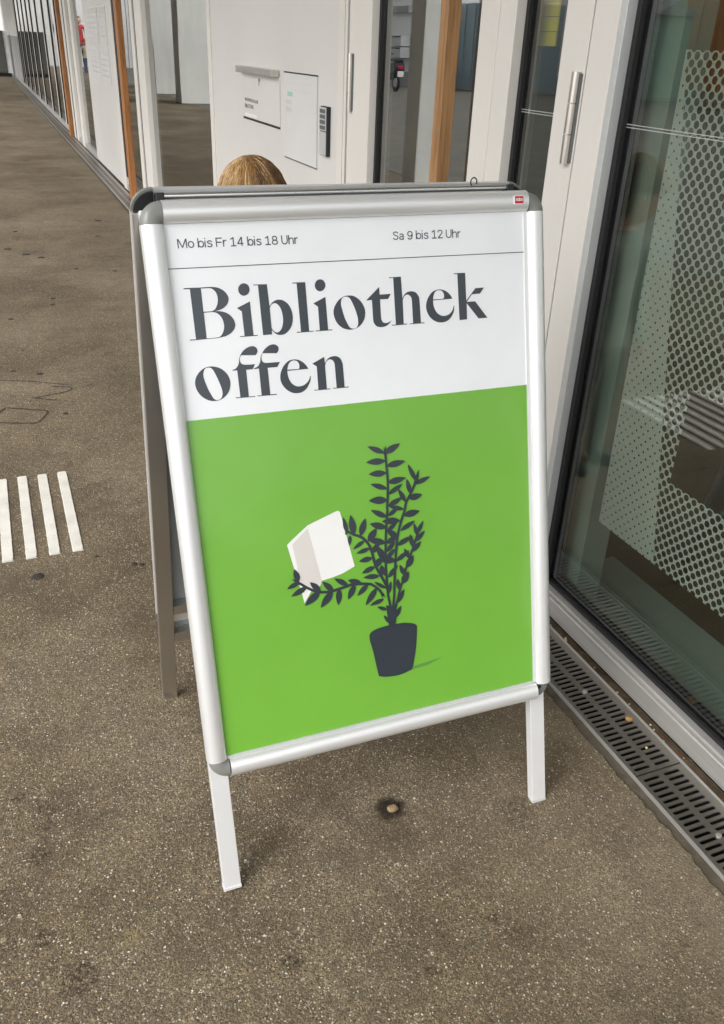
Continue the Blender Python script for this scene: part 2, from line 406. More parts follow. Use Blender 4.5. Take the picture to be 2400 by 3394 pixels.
# outlines of the poster print, in tenths of a millimetre on the sheet
LETTERS = [
    '181,9946 265,9947 416,9942 455,9942 494,9943 528,9943 553,9942 572,9942 593,9940 618,9937 645,9932 672,9925 699,9913 725,9898 749,9881 767,9863 783,9843 795,9824 804,9805 810,9786 812,9767 811,9750 807,9733 800,9717 792,9701 783,9686 771,9672 756,9659 739,9646 722,9636 703,9626 683,9618 662,9612 638,9608 613,9605 587,9603 608,9601 629,9600 652,9597 678,9592 705,9586 732,9577 756,9566 780,9551 801,9535 820,9517 835,9497 849,9476 859,9453 866,9428 870,9407 871,9391 870,9377 865,9363 859,9347 851,9330 839,9313 825,9298 808,9282 789,9269 767,9257 744,9247 719,9238 695,9232 669,9228 643,9224 616,9221 588,9219 560,9216 429,9216 186,9213 188,9227 275,9225 269,9929 180,9932|426,9929 464,9928 503,9928 535,9927 555,9925 569,9923 582,9917 598,9906 613,9892 626,9877 636,9861 643,9843 649,9825 652,9805 654,9784 654,9762 651,9739 645,9715 638,9692 629,9673 619,9655 608,9639 594,9626 579,9615 563,9607 549,9603 533,9603 514,9602 488,9602 457,9603 427,9603|430,9590 473,9590 517,9591 553,9590 577,9587 593,9583 609,9576 627,9565 645,9550 661,9533 674,9516 684,9496 692,9476 698,9452 702,9428 704,9403 704,9379 700,9355 695,9332 687,9310 676,9289 665,9271 654,9257 642,9246 628,9237 613,9232 596,9229 578,9227 558,9225 536,9224 512,9224 486,9224 458,9225 431,9227',
    '920,9622 1122,9704 1127,9217 1194,9216 1193,9204 924,9206 925,9218 992,9217 987,9570',
    '1135,9872 1128,9845 1114,9821 1093,9803 1068,9792 1041,9789 1015,9795 993,9809 976,9830 967,9855 965,9882 972,9909 987,9933 1008,9951 1033,9962 1059,9965 1085,9959 1108,9945 1124,9925 1134,9899',
    '1200,9937 1262,9936 1401,9932 1410,9616 1427,9635 1443,9653 1460,9669 1478,9681 1496,9689 1514,9696 1528,9700 1541,9702 1557,9701 1578,9699 1601,9695 1624,9686 1646,9674 1668,9657 1688,9638 1706,9615 1721,9589 1733,9562 1742,9533 1749,9501 1752,9471 1753,9444 1752,9417 1748,9390 1742,9363 1733,9335 1723,9310 1710,9288 1695,9267 1678,9248 1658,9230 1635,9213 1613,9200 1589,9192 1565,9189 1542,9188 1521,9190 1501,9195 1483,9202 1468,9211 1455,9221 1443,9233 1432,9246 1421,9259 1411,9272 1409,9207 1272,9206 1265,9924 1199,9925|1411,9592 1420,9607 1429,9622 1439,9634 1453,9644 1469,9652 1484,9655 1498,9655 1512,9650 1526,9642 1539,9631 1552,9616 1564,9598 1575,9576 1584,9550 1591,9523 1596,9494 1599,9463 1600,9433 1599,9405 1596,9378 1591,9353 1584,9327 1575,9303 1564,9281 1551,9262 1536,9247 1521,9235 1506,9230 1492,9228 1477,9231 1463,9237 1449,9247 1437,9258 1427,9270 1419,9284 1411,9297',
    '1791,9931 1858,9931 1990,9927 1990,9212 2063,9210 2062,9199 1794,9200 1795,9213 1860,9212 1855,9916 1789,9919',
    '2091,9612 2289,9695 2293,9210 2362,9208 2361,9195 2093,9199 2094,9212 2159,9211 2160,9558',
    '2304,9863 2297,9836 2283,9813 2263,9795 2238,9784 2212,9781 2186,9787 2164,9801 2147,9821 2137,9846 2135,9873 2142,9900 2156,9923 2176,9941 2200,9952 2227,9955 2252,9950 2275,9936 2292,9915 2302,9890',
    '2656,9693 2685,9691 2716,9687 2745,9678 2773,9664 2799,9646 2823,9626 2845,9603 2865,9578 2882,9551 2895,9523 2906,9493 2913,9466 2915,9442 2915,9421 2912,9399 2908,9374 2903,9349 2893,9324 2879,9299 2862,9275 2842,9252 2818,9232 2791,9213 2764,9199 2738,9191 2713,9186 2689,9184 2668,9182 2648,9181 2625,9184 2597,9190 2566,9199 2536,9212 2509,9230 2482,9252 2460,9276 2442,9301 2428,9327 2417,9354 2408,9384 2402,9414 2399,9443 2400,9469 2405,9493 2412,9516 2421,9538 2434,9559 2448,9580 2466,9602 2486,9623 2507,9642 2531,9658 2557,9672 2582,9683 2606,9689 2630,9692|2623,9678 2639,9675 2656,9668 2671,9656 2685,9638 2698,9614 2711,9588 2724,9558 2737,9526 2749,9494 2761,9459 2770,9424 2778,9391 2784,9364 2787,9339 2788,9315 2788,9289 2786,9262 2781,9240 2773,9223 2763,9210 2750,9200 2735,9194 2717,9193 2699,9194 2681,9197 2663,9204 2646,9216 2632,9235 2619,9259 2606,9286 2593,9316 2579,9348 2568,9381 2559,9415 2551,9450 2544,9482 2537,9512 2531,9540 2528,9566 2529,9591 2532,9613 2538,9632 2547,9648 2559,9661 2573,9671 2588,9677 2606,9679',
    '2941,9599 3171,9789 3172,9673 3359,9673 3308,9599 3174,9602 3173,9507 3172,9411 3173,9338 3175,9303 3178,9291 3183,9282 3189,9269 3195,9259 3204,9251 3217,9245 3231,9240 3246,9238 3259,9238 3273,9240 3289,9245 3307,9252 3327,9261 3347,9271 3327,9250 3307,9228 3286,9211 3265,9199 3242,9190 3219,9184 3194,9181 3168,9181 3144,9183 3121,9188 3101,9195 3084,9205 3072,9216 3062,9230 3054,9245 3048,9252 3043,9260 3039,9297 3038,9380 3038,9492 3038,9602',
    '3345,9922 3413,9921 3544,9921 3549,9592 3562,9612 3575,9632 3589,9649 3604,9663 3620,9673 3639,9682 3662,9687 3687,9691 3712,9691 3736,9687 3758,9680 3778,9670 3796,9655 3811,9636 3823,9616 3831,9604 3836,9591 3840,9547 3843,9452 3844,9327 3845,9201 3908,9200 3907,9187 3649,9189 3650,9201 3710,9201 3710,9327 3710,9453 3709,9547 3705,9589 3700,9600 3693,9607 3685,9619 3676,9628 3666,9634 3656,9640 3645,9644 3633,9645 3621,9643 3607,9638 3594,9630 3583,9618 3572,9604 3564,9590 3558,9578 3555,9567 3552,9557 3549,9205 3607,9203 3607,9190 3349,9190 3350,9203 3414,9202 3414,9910 3344,9908',
    '4414,9533 4075,9527 4075,9509 4075,9491 4077,9471 4080,9449 4085,9425 4093,9401 4105,9376 4120,9351 4138,9329 4159,9311 4182,9296 4205,9285 4224,9279 4243,9276 4263,9275 4286,9277 4310,9282 4333,9289 4354,9300 4373,9314 4390,9329 4403,9345 4414,9363 4422,9379 4427,9394 4429,9408 4432,9422 4445,9419 4442,9394 4440,9368 4435,9343 4427,9320 4415,9297 4402,9276 4387,9255 4369,9236 4350,9219 4328,9204 4304,9193 4278,9184 4250,9179 4219,9177 4189,9178 4159,9182 4130,9190 4102,9202 4075,9216 4049,9234 4026,9255 4005,9278 3987,9304 3972,9332 3960,9364 3952,9398 3948,9428 3948,9453 3951,9474 3957,9496 3965,9521 3976,9547 3990,9571 4007,9596 4026,9620 4047,9641 4069,9657 4092,9669 4117,9679 4146,9686 4176,9689 4206,9689 4233,9686 4258,9679 4283,9669 4307,9657 4329,9642 4350,9626 4368,9608 4384,9589 4396,9572 4405,9558 4409,9545|4076,9542 4078,9555 4080,9568 4083,9583 4087,9599 4093,9617 4100,9633 4110,9647 4122,9660 4136,9669 4152,9675 4169,9677 4185,9678 4202,9676 4219,9673 4234,9666 4247,9654 4258,9638 4266,9623 4270,9608 4271,9593 4271,9580 4269,9569 4267,9561 4262,9554 4259,9549 4254,9545 4242,9542 4219,9541 4189,9541 4159,9541 4131,9541 4103,9542',
    '4462,9922 4527,9921 4660,9918 4662,9487 4835,9671 4992,9672 4913,9581 4771,9581 4669,9466 4822,9466 5036,9192 4872,9193 4668,9446 4664,9192 4528,9191 4521,9907 4462,9907',
    '468,8819 499,8813 529,8805 557,8794 582,8781 605,8766 626,8747 646,8726 665,8702 681,8677 693,8649 702,8620 708,8592 709,8567 708,8543 703,8519 697,8492 688,8465 676,8439 660,8415 640,8391 618,8371 593,8353 565,8337 538,8325 514,8318 492,8315 470,8313 448,8313 427,8314 404,8319 378,8326 351,8337 325,8352 298,8371 272,8393 250,8417 232,8442 217,8468 205,8495 197,8522 191,8551 188,8578 189,8603 192,8626 199,8650 208,8673 220,8697 236,8719 254,8740 276,8760 300,8778 324,8793 350,8806 377,8815 407,8820 438,8821|418,8807 432,8804 445,8798 457,8787 468,8772 480,8752 491,8727 504,8697 517,8661 530,8626 541,8592 551,8557 560,8525 567,8495 573,8466 576,8441 576,8420 574,8401 569,8384 562,8366 552,8350 539,8338 524,8329 505,8325 488,8325 471,8328 455,8336 440,8348 428,8364 417,8385 406,8409 393,8438 379,8470 367,8503 356,8537 345,8571 337,8604 330,8633 325,8661 322,8686 322,8710 324,8731 329,8751 336,8768 346,8784 359,8796 377,8804 399,8807',
    '758,8729 759,8741 774,8744 788,8746 802,8752 815,8761 828,8772 839,8785 849,8799 858,8815 865,8832 869,8850 872,8869 875,8888 881,8906 888,8924 898,8943 912,8964 928,8985 947,9004 967,9019 988,9033 1010,9043 1030,9051 1051,9057 1070,9060 1089,9061 1106,9059 1121,9054 1134,9046 1147,9035 1156,9023 1161,9011 1164,8998 1165,8985 1163,8974 1159,8964 1153,8954 1146,8944 1137,8935 1129,8925 915,8943 907,8936 899,8928 893,8919 889,8907 886,8893 885,8879 885,8866 886,8853 889,8842 894,8832 901,8823 910,8815 921,8809 935,8805 951,8801 967,8798 986,8797 1009,8796 1039,8795 1073,8795 1107,8795 1066,8725 964,8724 965,8327 1063,8325 1062,8313 766,8321 768,8334 836,8332 829,8729',
    '1083,8723 1084,8736 1101,8740 1117,8744 1132,8750 1145,8758 1156,8768 1165,8780 1175,8794 1183,8810 1190,8827 1194,8848 1197,8871 1202,8892 1209,8909 1218,8924 1228,8939 1240,8957 1252,8975 1268,8993 1288,9011 1310,9027 1333,9041 1354,9051 1375,9057 1395,9060 1413,9061 1430,9059 1446,9054 1460,9046 1472,9036 1482,9025 1487,9014 1490,9002 1490,8991 1488,8980 1485,8970 1480,8959 1473,8948 1464,8937 1455,8926 1237,8945 1231,8933 1224,8920 1218,8907 1214,8891 1212,8874 1212,8858 1214,8844 1220,8831 1227,8820 1235,8812 1245,8805 1257,8801 1268,8798 1281,8797 1309,8796 1360,8795 1426,8794 1492,8792 1444,8722 1294,8723 1297,8326 1397,8323 1396,8310 1097,8316 1098,8329 1161,8326 1160,8725',
    '1928,8651 1592,8650 1593,8630 1593,8611 1595,8591 1599,8569 1604,8545 1611,8522 1621,8499 1634,8476 1649,8455 1666,8438 1686,8423 1707,8412 1726,8404 1746,8400 1768,8400 1792,8402 1817,8407 1840,8415 1861,8426 1880,8438 1897,8452 1912,8467 1923,8484 1933,8500 1939,8514 1943,8527 1946,8541 1957,8538 1954,8516 1951,8495 1946,8473 1937,8451 1925,8430 1911,8408 1897,8386 1880,8364 1861,8345 1838,8329 1812,8316 1786,8306 1759,8301 1732,8300 1705,8301 1679,8305 1653,8312 1628,8322 1602,8337 1576,8355 1553,8376 1532,8399 1514,8424 1499,8449 1488,8475 1480,8501 1475,8527 1474,8552 1475,8576 1480,8602 1488,8629 1499,8656 1512,8682 1527,8706 1543,8728 1562,8749 1582,8767 1605,8784 1628,8797 1651,8805 1675,8810 1699,8811 1725,8811 1752,8807 1777,8800 1801,8790 1824,8776 1845,8761 1863,8745 1879,8728 1893,8710 1906,8691 1917,8671|1594,8666 1598,8683 1602,8699 1607,8715 1614,8732 1623,8749 1633,8763 1645,8775 1658,8784 1671,8791 1683,8795 1694,8797 1707,8797 1721,8795 1736,8792 1750,8786 1762,8776 1773,8763 1782,8750 1786,8736 1788,8721 1788,8707 1788,8695 1787,8683 1784,8674 1780,8668 1776,8664 1765,8662 1746,8662 1722,8663 1695,8665 1663,8665 1628,8666',
    '1997,8722 2195,8808 2200,8712 2213,8730 2225,8748 2239,8764 2253,8776 2269,8786 2286,8794 2307,8800 2329,8803 2351,8805 2370,8805 2387,8802 2405,8796 2423,8787 2441,8774 2456,8758 2468,8736 2476,8710 2483,8687 2486,8678 2487,8671 2488,8635 2489,8550 2490,8436 2491,8321 2557,8319 2556,8306 2301,8311 2302,8323 2359,8321 2358,8441 2357,8559 2356,8647 2355,8685 2354,8693 2351,8699 2346,8714 2340,8727 2332,8739 2320,8749 2307,8757 2293,8762 2277,8762 2261,8758 2247,8751 2233,8740 2221,8726 2212,8711 2206,8696 2202,8679 2198,8662 2199,8320 2256,8319 2255,8307 1997,8312 1998,8325 2061,8321 2064,8674',
]
LEAVES = [
    '3081,7210 3049,7249 3014,7280 2975,7304 2933,7321 2889,7333 2842,7340 2793,7344 2825,7307 2859,7274 2895,7246 2934,7222 2976,7205 3023,7196 3073,7194',
    '3084,7082 3035,7109 2987,7126 2940,7133 2892,7131 2845,7122 2798,7108 2751,7088 2799,7064 2846,7045 2894,7031 2942,7025 2989,7027 3037,7039 3084,7061',
    '3087,6882 3042,6909 2998,6927 2954,6934 2911,6933 2867,6924 2824,6910 2781,6890 2825,6865 2868,6846 2912,6832 2956,6825 3000,6827 3044,6840 3087,6861',
    '3089,6617 3055,6653 3018,6681 2979,6702 2937,6715 2893,6723 2848,6727 2801,6727 2835,6693 2871,6663 2908,6638 2947,6618 2989,6604 3035,6599 3083,6601',
    '3074,6436 3028,6469 2982,6492 2937,6502 2891,6501 2845,6492 2799,6477 2754,6455 2798,6424 2844,6400 2889,6383 2935,6373 2981,6374 3027,6387 3073,6411',
    '3090,7184 3142,7181 3189,7185 3231,7200 3269,7222 3302,7251 3333,7284 3361,7323 3310,7324 3262,7321 3216,7312 3174,7298 3137,7275 3106,7243 3079,7203',
    '3113,6974 3165,6955 3215,6946 3262,6947 3308,6957 3353,6975 3396,6997 3438,7025 3385,7042 3335,7052 3286,7058 3238,7056 3193,7045 3150,7024 3109,6994',
    '3115,6696 3166,6677 3215,6667 3262,6669 3307,6679 3350,6696 3392,6719 3433,6747 3382,6764 3332,6775 3283,6780 3237,6778 3192,6768 3150,6747 3110,6716',
    '3108,6506 3157,6510 3201,6520 3241,6538 3277,6561 3310,6588 3341,6619 3369,6655 3321,6649 3276,6640 3234,6627 3194,6609 3158,6586 3127,6556 3100,6520',
    '3095,6311 3143,6309 3186,6313 3226,6325 3262,6344 3295,6368 3326,6397 3355,6429 3308,6431 3264,6427 3221,6420 3182,6408 3146,6389 3115,6361 3087,6327',
    '3611,6671 3609,6720 3602,6766 3587,6810 3565,6852 3539,6893 3509,6932 3476,6970 3478,6923 3485,6876 3495,6831 3510,6787 3532,6745 3561,6705 3596,6667',
    '3587,6609 3636,6605 3682,6608 3724,6618 3764,6634 3802,6656 3838,6681 3872,6710 3823,6713 3776,6711 3731,6706 3689,6696 3649,6679 3613,6655 3580,6624',
    '3499,6473 3512,6511 3517,6548 3514,6585 3503,6621 3488,6656 3468,6691 3444,6726 3433,6689 3427,6651 3425,6615 3428,6578 3439,6542 3457,6507 3483,6472',
    '3464,6380 3505,6360 3544,6349 3581,6350 3615,6359 3647,6375 3678,6397 3707,6426 3666,6444 3626,6455 3588,6462 3552,6461 3518,6451 3487,6431 3458,6401',
    '3407,6347 3408,6388 3401,6426 3388,6461 3368,6494 3343,6524 3314,6554 3282,6581 3283,6541 3288,6503 3297,6466 3310,6431 3330,6399 3358,6369 3392,6341',
    '3361,6231 3326,6259 3290,6281 3253,6297 3214,6307 3174,6312 3133,6314 3091,6312 3125,6285 3160,6261 3197,6241 3234,6226 3273,6216 3314,6214 3357,6217',
    '3360,6106 3408,6085 3453,6074 3496,6075 3536,6084 3575,6102 3612,6125 3648,6154 3600,6173 3554,6186 3510,6193 3467,6192 3427,6182 3390,6160 3355,6129',
    '3054,6145 3025,6186 2992,6221 2955,6247 2914,6267 2870,6281 2824,6291 2776,6296 2805,6257 2837,6221 2871,6190 2908,6164 2950,6144 2995,6133 3045,6129',
    '3031,5970 2998,6010 2961,6042 2921,6062 2879,6074 2834,6079 2788,6078 2740,6072 2774,6034 2809,6001 2847,5974 2886,5954 2929,5942 2975,5941 3025,5949',
    '3003,5717 2965,5756 2924,5786 2881,5804 2836,5814 2789,5817 2741,5814 2692,5805 2730,5768 2770,5737 2811,5711 2854,5692 2900,5683 2948,5684 2998,5695',
    '3085,6145 3125,6151 3161,6163 3193,6180 3221,6202 3245,6228 3268,6257 3288,6290 3249,6282 3212,6272 3178,6258 3146,6240 3118,6218 3095,6190 3076,6157',
    '3273,6056 3227,6087 3182,6107 3137,6116 3091,6116 3046,6109 3001,6095 2956,6075 3001,6047 3046,6025 3091,6008 3137,6000 3182,6000 3227,6012 3273,6034',
    '3048,5894 3085,5898 3118,5907 3147,5922 3172,5942 3194,5966 3214,5993 3231,6023 3195,6018 3161,6010 3129,5998 3101,5983 3076,5963 3056,5937 3039,5906',
    '3222,5774 3210,5815 3193,5850 3169,5876 3139,5897 3105,5912 3067,5924 3026,5931 3038,5892 3055,5857 3074,5825 3098,5799 3128,5778 3165,5765 3208,5759',
    '3025,5684 3065,5677 3100,5677 3130,5687 3156,5704 3179,5726 3199,5754 3216,5786 3177,5791 3141,5792 3108,5788 3077,5778 3052,5761 3031,5735 3015,5702',
    '3016,5544 3053,5551 3084,5563 3110,5581 3130,5605 3147,5632 3160,5663 3170,5697 3135,5689 3103,5677 3073,5663 3048,5645 3028,5621 3014,5591 3005,5556',
    '3008,5430 3045,5436 3077,5449 3104,5467 3126,5490 3144,5517 3160,5547 3173,5581 3137,5572 3104,5561 3074,5547 3047,5528 3026,5505 3009,5476 2997,5441',
    '3161,5381 3119,5422 3075,5451 3030,5468 2982,5476 2934,5475 2885,5468 2835,5455 2876,5417 2919,5386 2964,5361 3009,5344 3057,5337 3106,5342 3157,5357',
    '2991,5405 2997,5455 2993,5501 2978,5542 2953,5580 2921,5614 2884,5646 2840,5675 2836,5626 2839,5580 2847,5536 2862,5495 2887,5458 2923,5425 2969,5396',
    '3017,5097 3057,5108 3093,5126 3121,5149 3145,5178 3165,5210 3181,5246 3194,5285 3155,5272 3119,5255 3086,5236 3057,5212 3034,5183 3017,5149 3005,5108',
    '3286,5864 3335,5866 3379,5874 3420,5889 3457,5911 3491,5937 3523,5967 3553,6001 3505,5998 3459,5991 3416,5980 3376,5964 3339,5942 3306,5913 3278,5878',
    '3200,5617 3252,5617 3301,5623 3346,5638 3388,5659 3426,5685 3463,5715 3497,5749 3445,5748 3395,5743 3348,5733 3303,5719 3262,5698 3225,5669 3192,5633',
    '3173,5351 3221,5356 3264,5368 3302,5386 3337,5411 3368,5440 3396,5473 3422,5509 3375,5503 3331,5492 3290,5478 3252,5459 3218,5434 3189,5403 3164,5365',
    '3584,5727 3593,5763 3595,5799 3590,5833 3580,5867 3565,5901 3547,5934 3525,5967 3518,5931 3515,5896 3515,5861 3520,5827 3530,5793 3548,5759 3571,5726',
    '3576,5763 3609,5784 3637,5808 3659,5837 3676,5868 3688,5903 3698,5939 3704,5977 3672,5956 3644,5932 3618,5906 3596,5877 3580,5846 3569,5810 3564,5771',
    '3537,5631 3577,5641 3612,5656 3642,5676 3666,5702 3687,5732 3705,5765 3720,5801 3681,5790 3645,5776 3612,5759 3583,5738 3558,5712 3540,5680 3526,5643',
    '3493,5548 3505,5583 3510,5618 3508,5653 3498,5687 3484,5720 3466,5754 3444,5787 3433,5752 3427,5717 3424,5683 3427,5648 3436,5614 3454,5580 3478,5547',
    '3467,5467 3507,5473 3542,5486 3571,5505 3595,5530 3614,5559 3631,5592 3644,5628 3604,5620 3568,5609 3535,5594 3507,5574 3483,5549 3466,5518 3454,5480',
    '3420,5367 3424,5400 3421,5431 3411,5459 3395,5485 3375,5510 3351,5533 3323,5555 3321,5523 3322,5492 3328,5462 3338,5434 3354,5407 3377,5383 3406,5362',
    '3363,5211 3405,5222 3438,5239 3462,5263 3477,5294 3486,5329 3489,5368 3487,5410 3447,5398 3412,5381 3383,5361 3360,5337 3345,5306 3340,5269 3343,5225',
    '3312,5091 3318,5124 3318,5156 3310,5186 3296,5214 3276,5240 3253,5265 3225,5289 3220,5256 3219,5224 3222,5194 3230,5164 3245,5136 3267,5110 3297,5086',
    '3265,4942 3307,4953 3341,4970 3364,4994 3378,5025 3386,5061 3388,5100 3384,5143 3344,5131 3309,5115 3279,5095 3257,5070 3243,5039 3239,5001 3245,4957',
    '3195,4852 3210,4880 3219,4908 3220,4936 3215,4965 3205,4994 3192,5023 3175,5053 3161,5025 3151,4998 3145,4970 3144,4941 3149,4912 3161,4883 3180,4853',
    '3183,4707 3209,4717 3231,4731 3249,4748 3263,4769 3274,4792 3283,4816 3289,4844 3264,4833 3241,4820 3220,4805 3203,4788 3189,4767 3179,4743 3174,4715',
    '2352,5975 2363,6017 2367,6057 2364,6097 2354,6137 2340,6176 2322,6215 2300,6253 2291,6212 2286,6172 2285,6132 2288,6092 2298,6052 2315,6013 2338,5974',
    '2474,5937 2496,5986 2508,6034 2508,6082 2498,6129 2480,6177 2456,6224 2426,6271 2406,6223 2393,6175 2386,6127 2386,6079 2397,6032 2419,5984 2451,5937',
    '2582,5896 2621,5925 2652,5958 2672,5996 2683,6038 2687,6083 2686,6130 2680,6180 2642,6150 2610,6117 2584,6082 2564,6044 2553,6002 2553,5956 2561,5905',
    '2709,5777 2753,5786 2790,5803 2817,5827 2836,5858 2849,5893 2858,5933 2861,5977 2818,5966 2781,5950 2748,5931 2721,5907 2702,5876 2692,5837 2691,5792',
    '2388,5931 2369,5911 2356,5890 2350,5867 2348,5843 2351,5817 2358,5791 2367,5764 2385,5784 2399,5805 2410,5827 2417,5850 2418,5875 2412,5900 2401,5928',
    '2629,5811 2591,5807 2556,5799 2524,5785 2496,5766 2470,5743 2446,5717 2425,5688 2462,5692 2498,5700 2531,5711 2563,5725 2591,5744 2615,5769 2637,5799',
    '2708,5666 2669,5676 2632,5679 2598,5675 2566,5664 2535,5649 2505,5631 2477,5608 2515,5600 2552,5595 2588,5595 2622,5599 2655,5609 2685,5627 2713,5652',
    '2746,5498 2707,5515 2671,5523 2636,5524 2603,5516 2571,5503 2540,5486 2510,5463 2548,5448 2585,5438 2621,5433 2655,5433 2689,5440 2720,5456 2750,5481',
    '2773,5338 2731,5347 2694,5348 2659,5341 2628,5327 2600,5307 2573,5283 2548,5254 2589,5247 2627,5245 2663,5246 2697,5254 2728,5268 2756,5291 2780,5321',
    '2761,5568 2799,5573 2830,5584 2853,5603 2870,5627 2881,5656 2889,5688 2893,5724 2857,5717 2825,5707 2797,5693 2774,5674 2758,5650 2749,5619 2746,5582',
    '2794,5311 2835,5317 2868,5330 2894,5351 2912,5378 2924,5410 2933,5446 2936,5486 2897,5478 2862,5466 2831,5450 2806,5429 2788,5402 2779,5367 2777,5326',
    '2844,5170 2803,5193 2762,5207 2723,5213 2683,5212 2644,5205 2606,5194 2567,5178 2608,5158 2648,5142 2688,5131 2728,5125 2767,5126 2806,5136 2845,5154',
    '2900,5133 2920,5159 2932,5187 2936,5216 2933,5245 2925,5276 2913,5306 2896,5338 2878,5311 2865,5284 2856,5256 2852,5227 2855,5197 2866,5167 2884,5135',
    '1477,5317 1492,5352 1498,5386 1494,5417 1483,5448 1464,5477 1441,5505 1413,5532 1400,5497 1392,5464 1389,5431 1393,5399 1405,5369 1427,5341 1458,5314',
    '1482,5310 1443,5315 1407,5314 1374,5306 1343,5291 1315,5272 1288,5248 1263,5221 1301,5217 1338,5217 1373,5221 1406,5230 1436,5244 1463,5267 1488,5295',
    '1593,5205 1544,5208 1499,5204 1458,5192 1420,5172 1384,5147 1351,5117 1320,5083 1368,5081 1413,5084 1457,5091 1499,5104 1537,5123 1571,5152 1601,5188',
    '1822,5095 1814,5136 1801,5171 1780,5199 1754,5222 1723,5241 1688,5256 1650,5267 1659,5228 1672,5193 1688,5160 1709,5132 1735,5109 1769,5093 1808,5082',
    '1798,5091 1742,5086 1692,5072 1650,5048 1614,5016 1583,4977 1555,4934 1532,4885 1586,4891 1637,4904 1683,4921 1725,4945 1761,4978 1790,5020 1812,5071',
    '2039,5054 2031,5096 2017,5133 1995,5163 1968,5187 1936,5208 1900,5225 1861,5238 1870,5197 1884,5160 1901,5126 1922,5097 1950,5072 1984,5054 2025,5042',
    '2013,5049 1960,5035 1915,5013 1879,4982 1850,4944 1827,4900 1809,4852 1795,4799 1847,4815 1893,4836 1935,4861 1971,4892 1999,4930 2019,4977 2031,5032',
    '2293,5109 2271,5148 2245,5181 2215,5206 2181,5224 2144,5238 2105,5248 2063,5253 2086,5216 2111,5182 2138,5153 2168,5128 2202,5109 2241,5098 2284,5094',
    '2130,5064 2101,5030 2080,4995 2070,4956 2068,4915 2073,4873 2083,4829 2098,4784 2125,4818 2147,4853 2164,4890 2174,4929 2175,4970 2167,5013 2149,5059',
    '2535,5090 2509,5126 2480,5155 2447,5174 2412,5186 2375,5191 2336,5192 2295,5187 2322,5152 2350,5122 2381,5097 2413,5078 2448,5067 2487,5065 2529,5071',
    '2405,5089 2365,5070 2332,5045 2308,5015 2292,4980 2281,4940 2275,4898 2274,4852 2313,4872 2347,4895 2377,4922 2400,4953 2416,4988 2424,5030 2423,5077',
    '2633,5053 2591,5045 2555,5032 2524,5011 2499,4985 2477,4954 2459,4921 2443,4883 2484,4891 2521,4904 2555,4920 2585,4941 2611,4967 2630,5000 2644,5039',
    '2784,4964 2734,4941 2691,4912 2657,4876 2629,4835 2606,4789 2587,4740 2573,4688 2621,4712 2664,4740 2704,4771 2739,4807 2766,4848 2786,4896 2799,4951',
    '2899,4746 2856,4754 2816,4755 2778,4749 2743,4736 2709,4719 2677,4698 2646,4673 2689,4667 2729,4665 2769,4666 2806,4672 2842,4685 2875,4705 2905,4732',
    '2950,4545 2931,4572 2910,4592 2886,4607 2861,4616 2834,4622 2806,4624 2777,4623 2796,4598 2817,4577 2839,4558 2862,4544 2888,4534 2916,4531 2945,4533',
    '2987,4293 2985,4323 2978,4350 2966,4375 2950,4398 2930,4419 2908,4438 2883,4457 2886,4427 2892,4400 2901,4373 2913,4348 2929,4325 2951,4305 2977,4288',
    '3105,4371 3136,4388 3161,4409 3180,4434 3193,4462 3202,4494 3207,4527 3209,4563 3179,4546 3153,4526 3131,4504 3112,4478 3099,4450 3093,4417 3092,4380',
    '3164,4627 3197,4646 3225,4669 3246,4696 3261,4727 3273,4761 3281,4797 3286,4836 3254,4816 3226,4794 3200,4769 3180,4742 3164,4711 3155,4675 3151,4636',
    '2838,5151 2799,5172 2760,5187 2722,5195 2683,5197 2644,5194 2606,5188 2567,5177 2605,5158 2644,5142 2682,5130 2721,5122 2760,5120 2799,5126 2838,5137',
    '2634,5049 2593,5040 2557,5026 2526,5006 2499,4981 2476,4951 2456,4918 2438,4881 2478,4891 2515,4904 2550,4920 2581,4940 2607,4966 2629,4998 2645,5036',
    '2960,4923 2938,4957 2913,4986 2885,5010 2854,5029 2821,5046 2786,5060 2749,5071 2772,5039 2796,5009 2821,4982 2849,4958 2881,4938 2915,4924 2953,4913',
    '2998,4810 3023,4835 3041,4862 3053,4893 3060,4925 3062,4959 3061,4994 3056,5031 3033,5005 3013,4978 2997,4950 2985,4920 2979,4888 2979,4853 2985,4815',
    '2976,5121 2980,5154 2980,5186 2974,5217 2963,5248 2948,5277 2930,5306 2909,5334 2905,5302 2905,5270 2907,5238 2914,5207 2925,5177 2942,5148 2964,5119',
    '3104,7176 3073,7320 3076,7142 3080,6955 3084,6880 3087,6804 3087,6724 3082,6634 3074,6539 3067,6457 3059,6394 3051,6343 3046,6303 3046,6280 3049,6274 3048,6251 3040,6196 3029,6121 3016,6029 3003,5916 2988,5785 2976,5653 2966,5518 2959,5383 2955,5268 2954,5186 2957,5125 2959,5071 2958,5019 2957,4972 2957,4924 2959,4873 2961,4821 2967,4764 2976,4701 2987,4635 2995,4561 2997,4350 2996,4126 3046,4269 3002,4277 3040,4123 3041,4344 3039,4557 3030,4635 3019,4703 3010,4764 3005,4819 3002,4870 3000,4919 3000,4967 3001,5013 3002,5066 3000,5122 2998,5182 2998,5262 3002,5376 3009,5511 3018,5645 3031,5776 3045,5907 3058,6020 3071,6112 3082,6187 3090,6243 3091,6273 3088,6281 3088,6296 3093,6334 3101,6385 3109,6449 3117,6532 3124,6628 3129,6720 3129,6801 3126,6878 3122,6953 3118,7140 3112,7331 3062,7181',
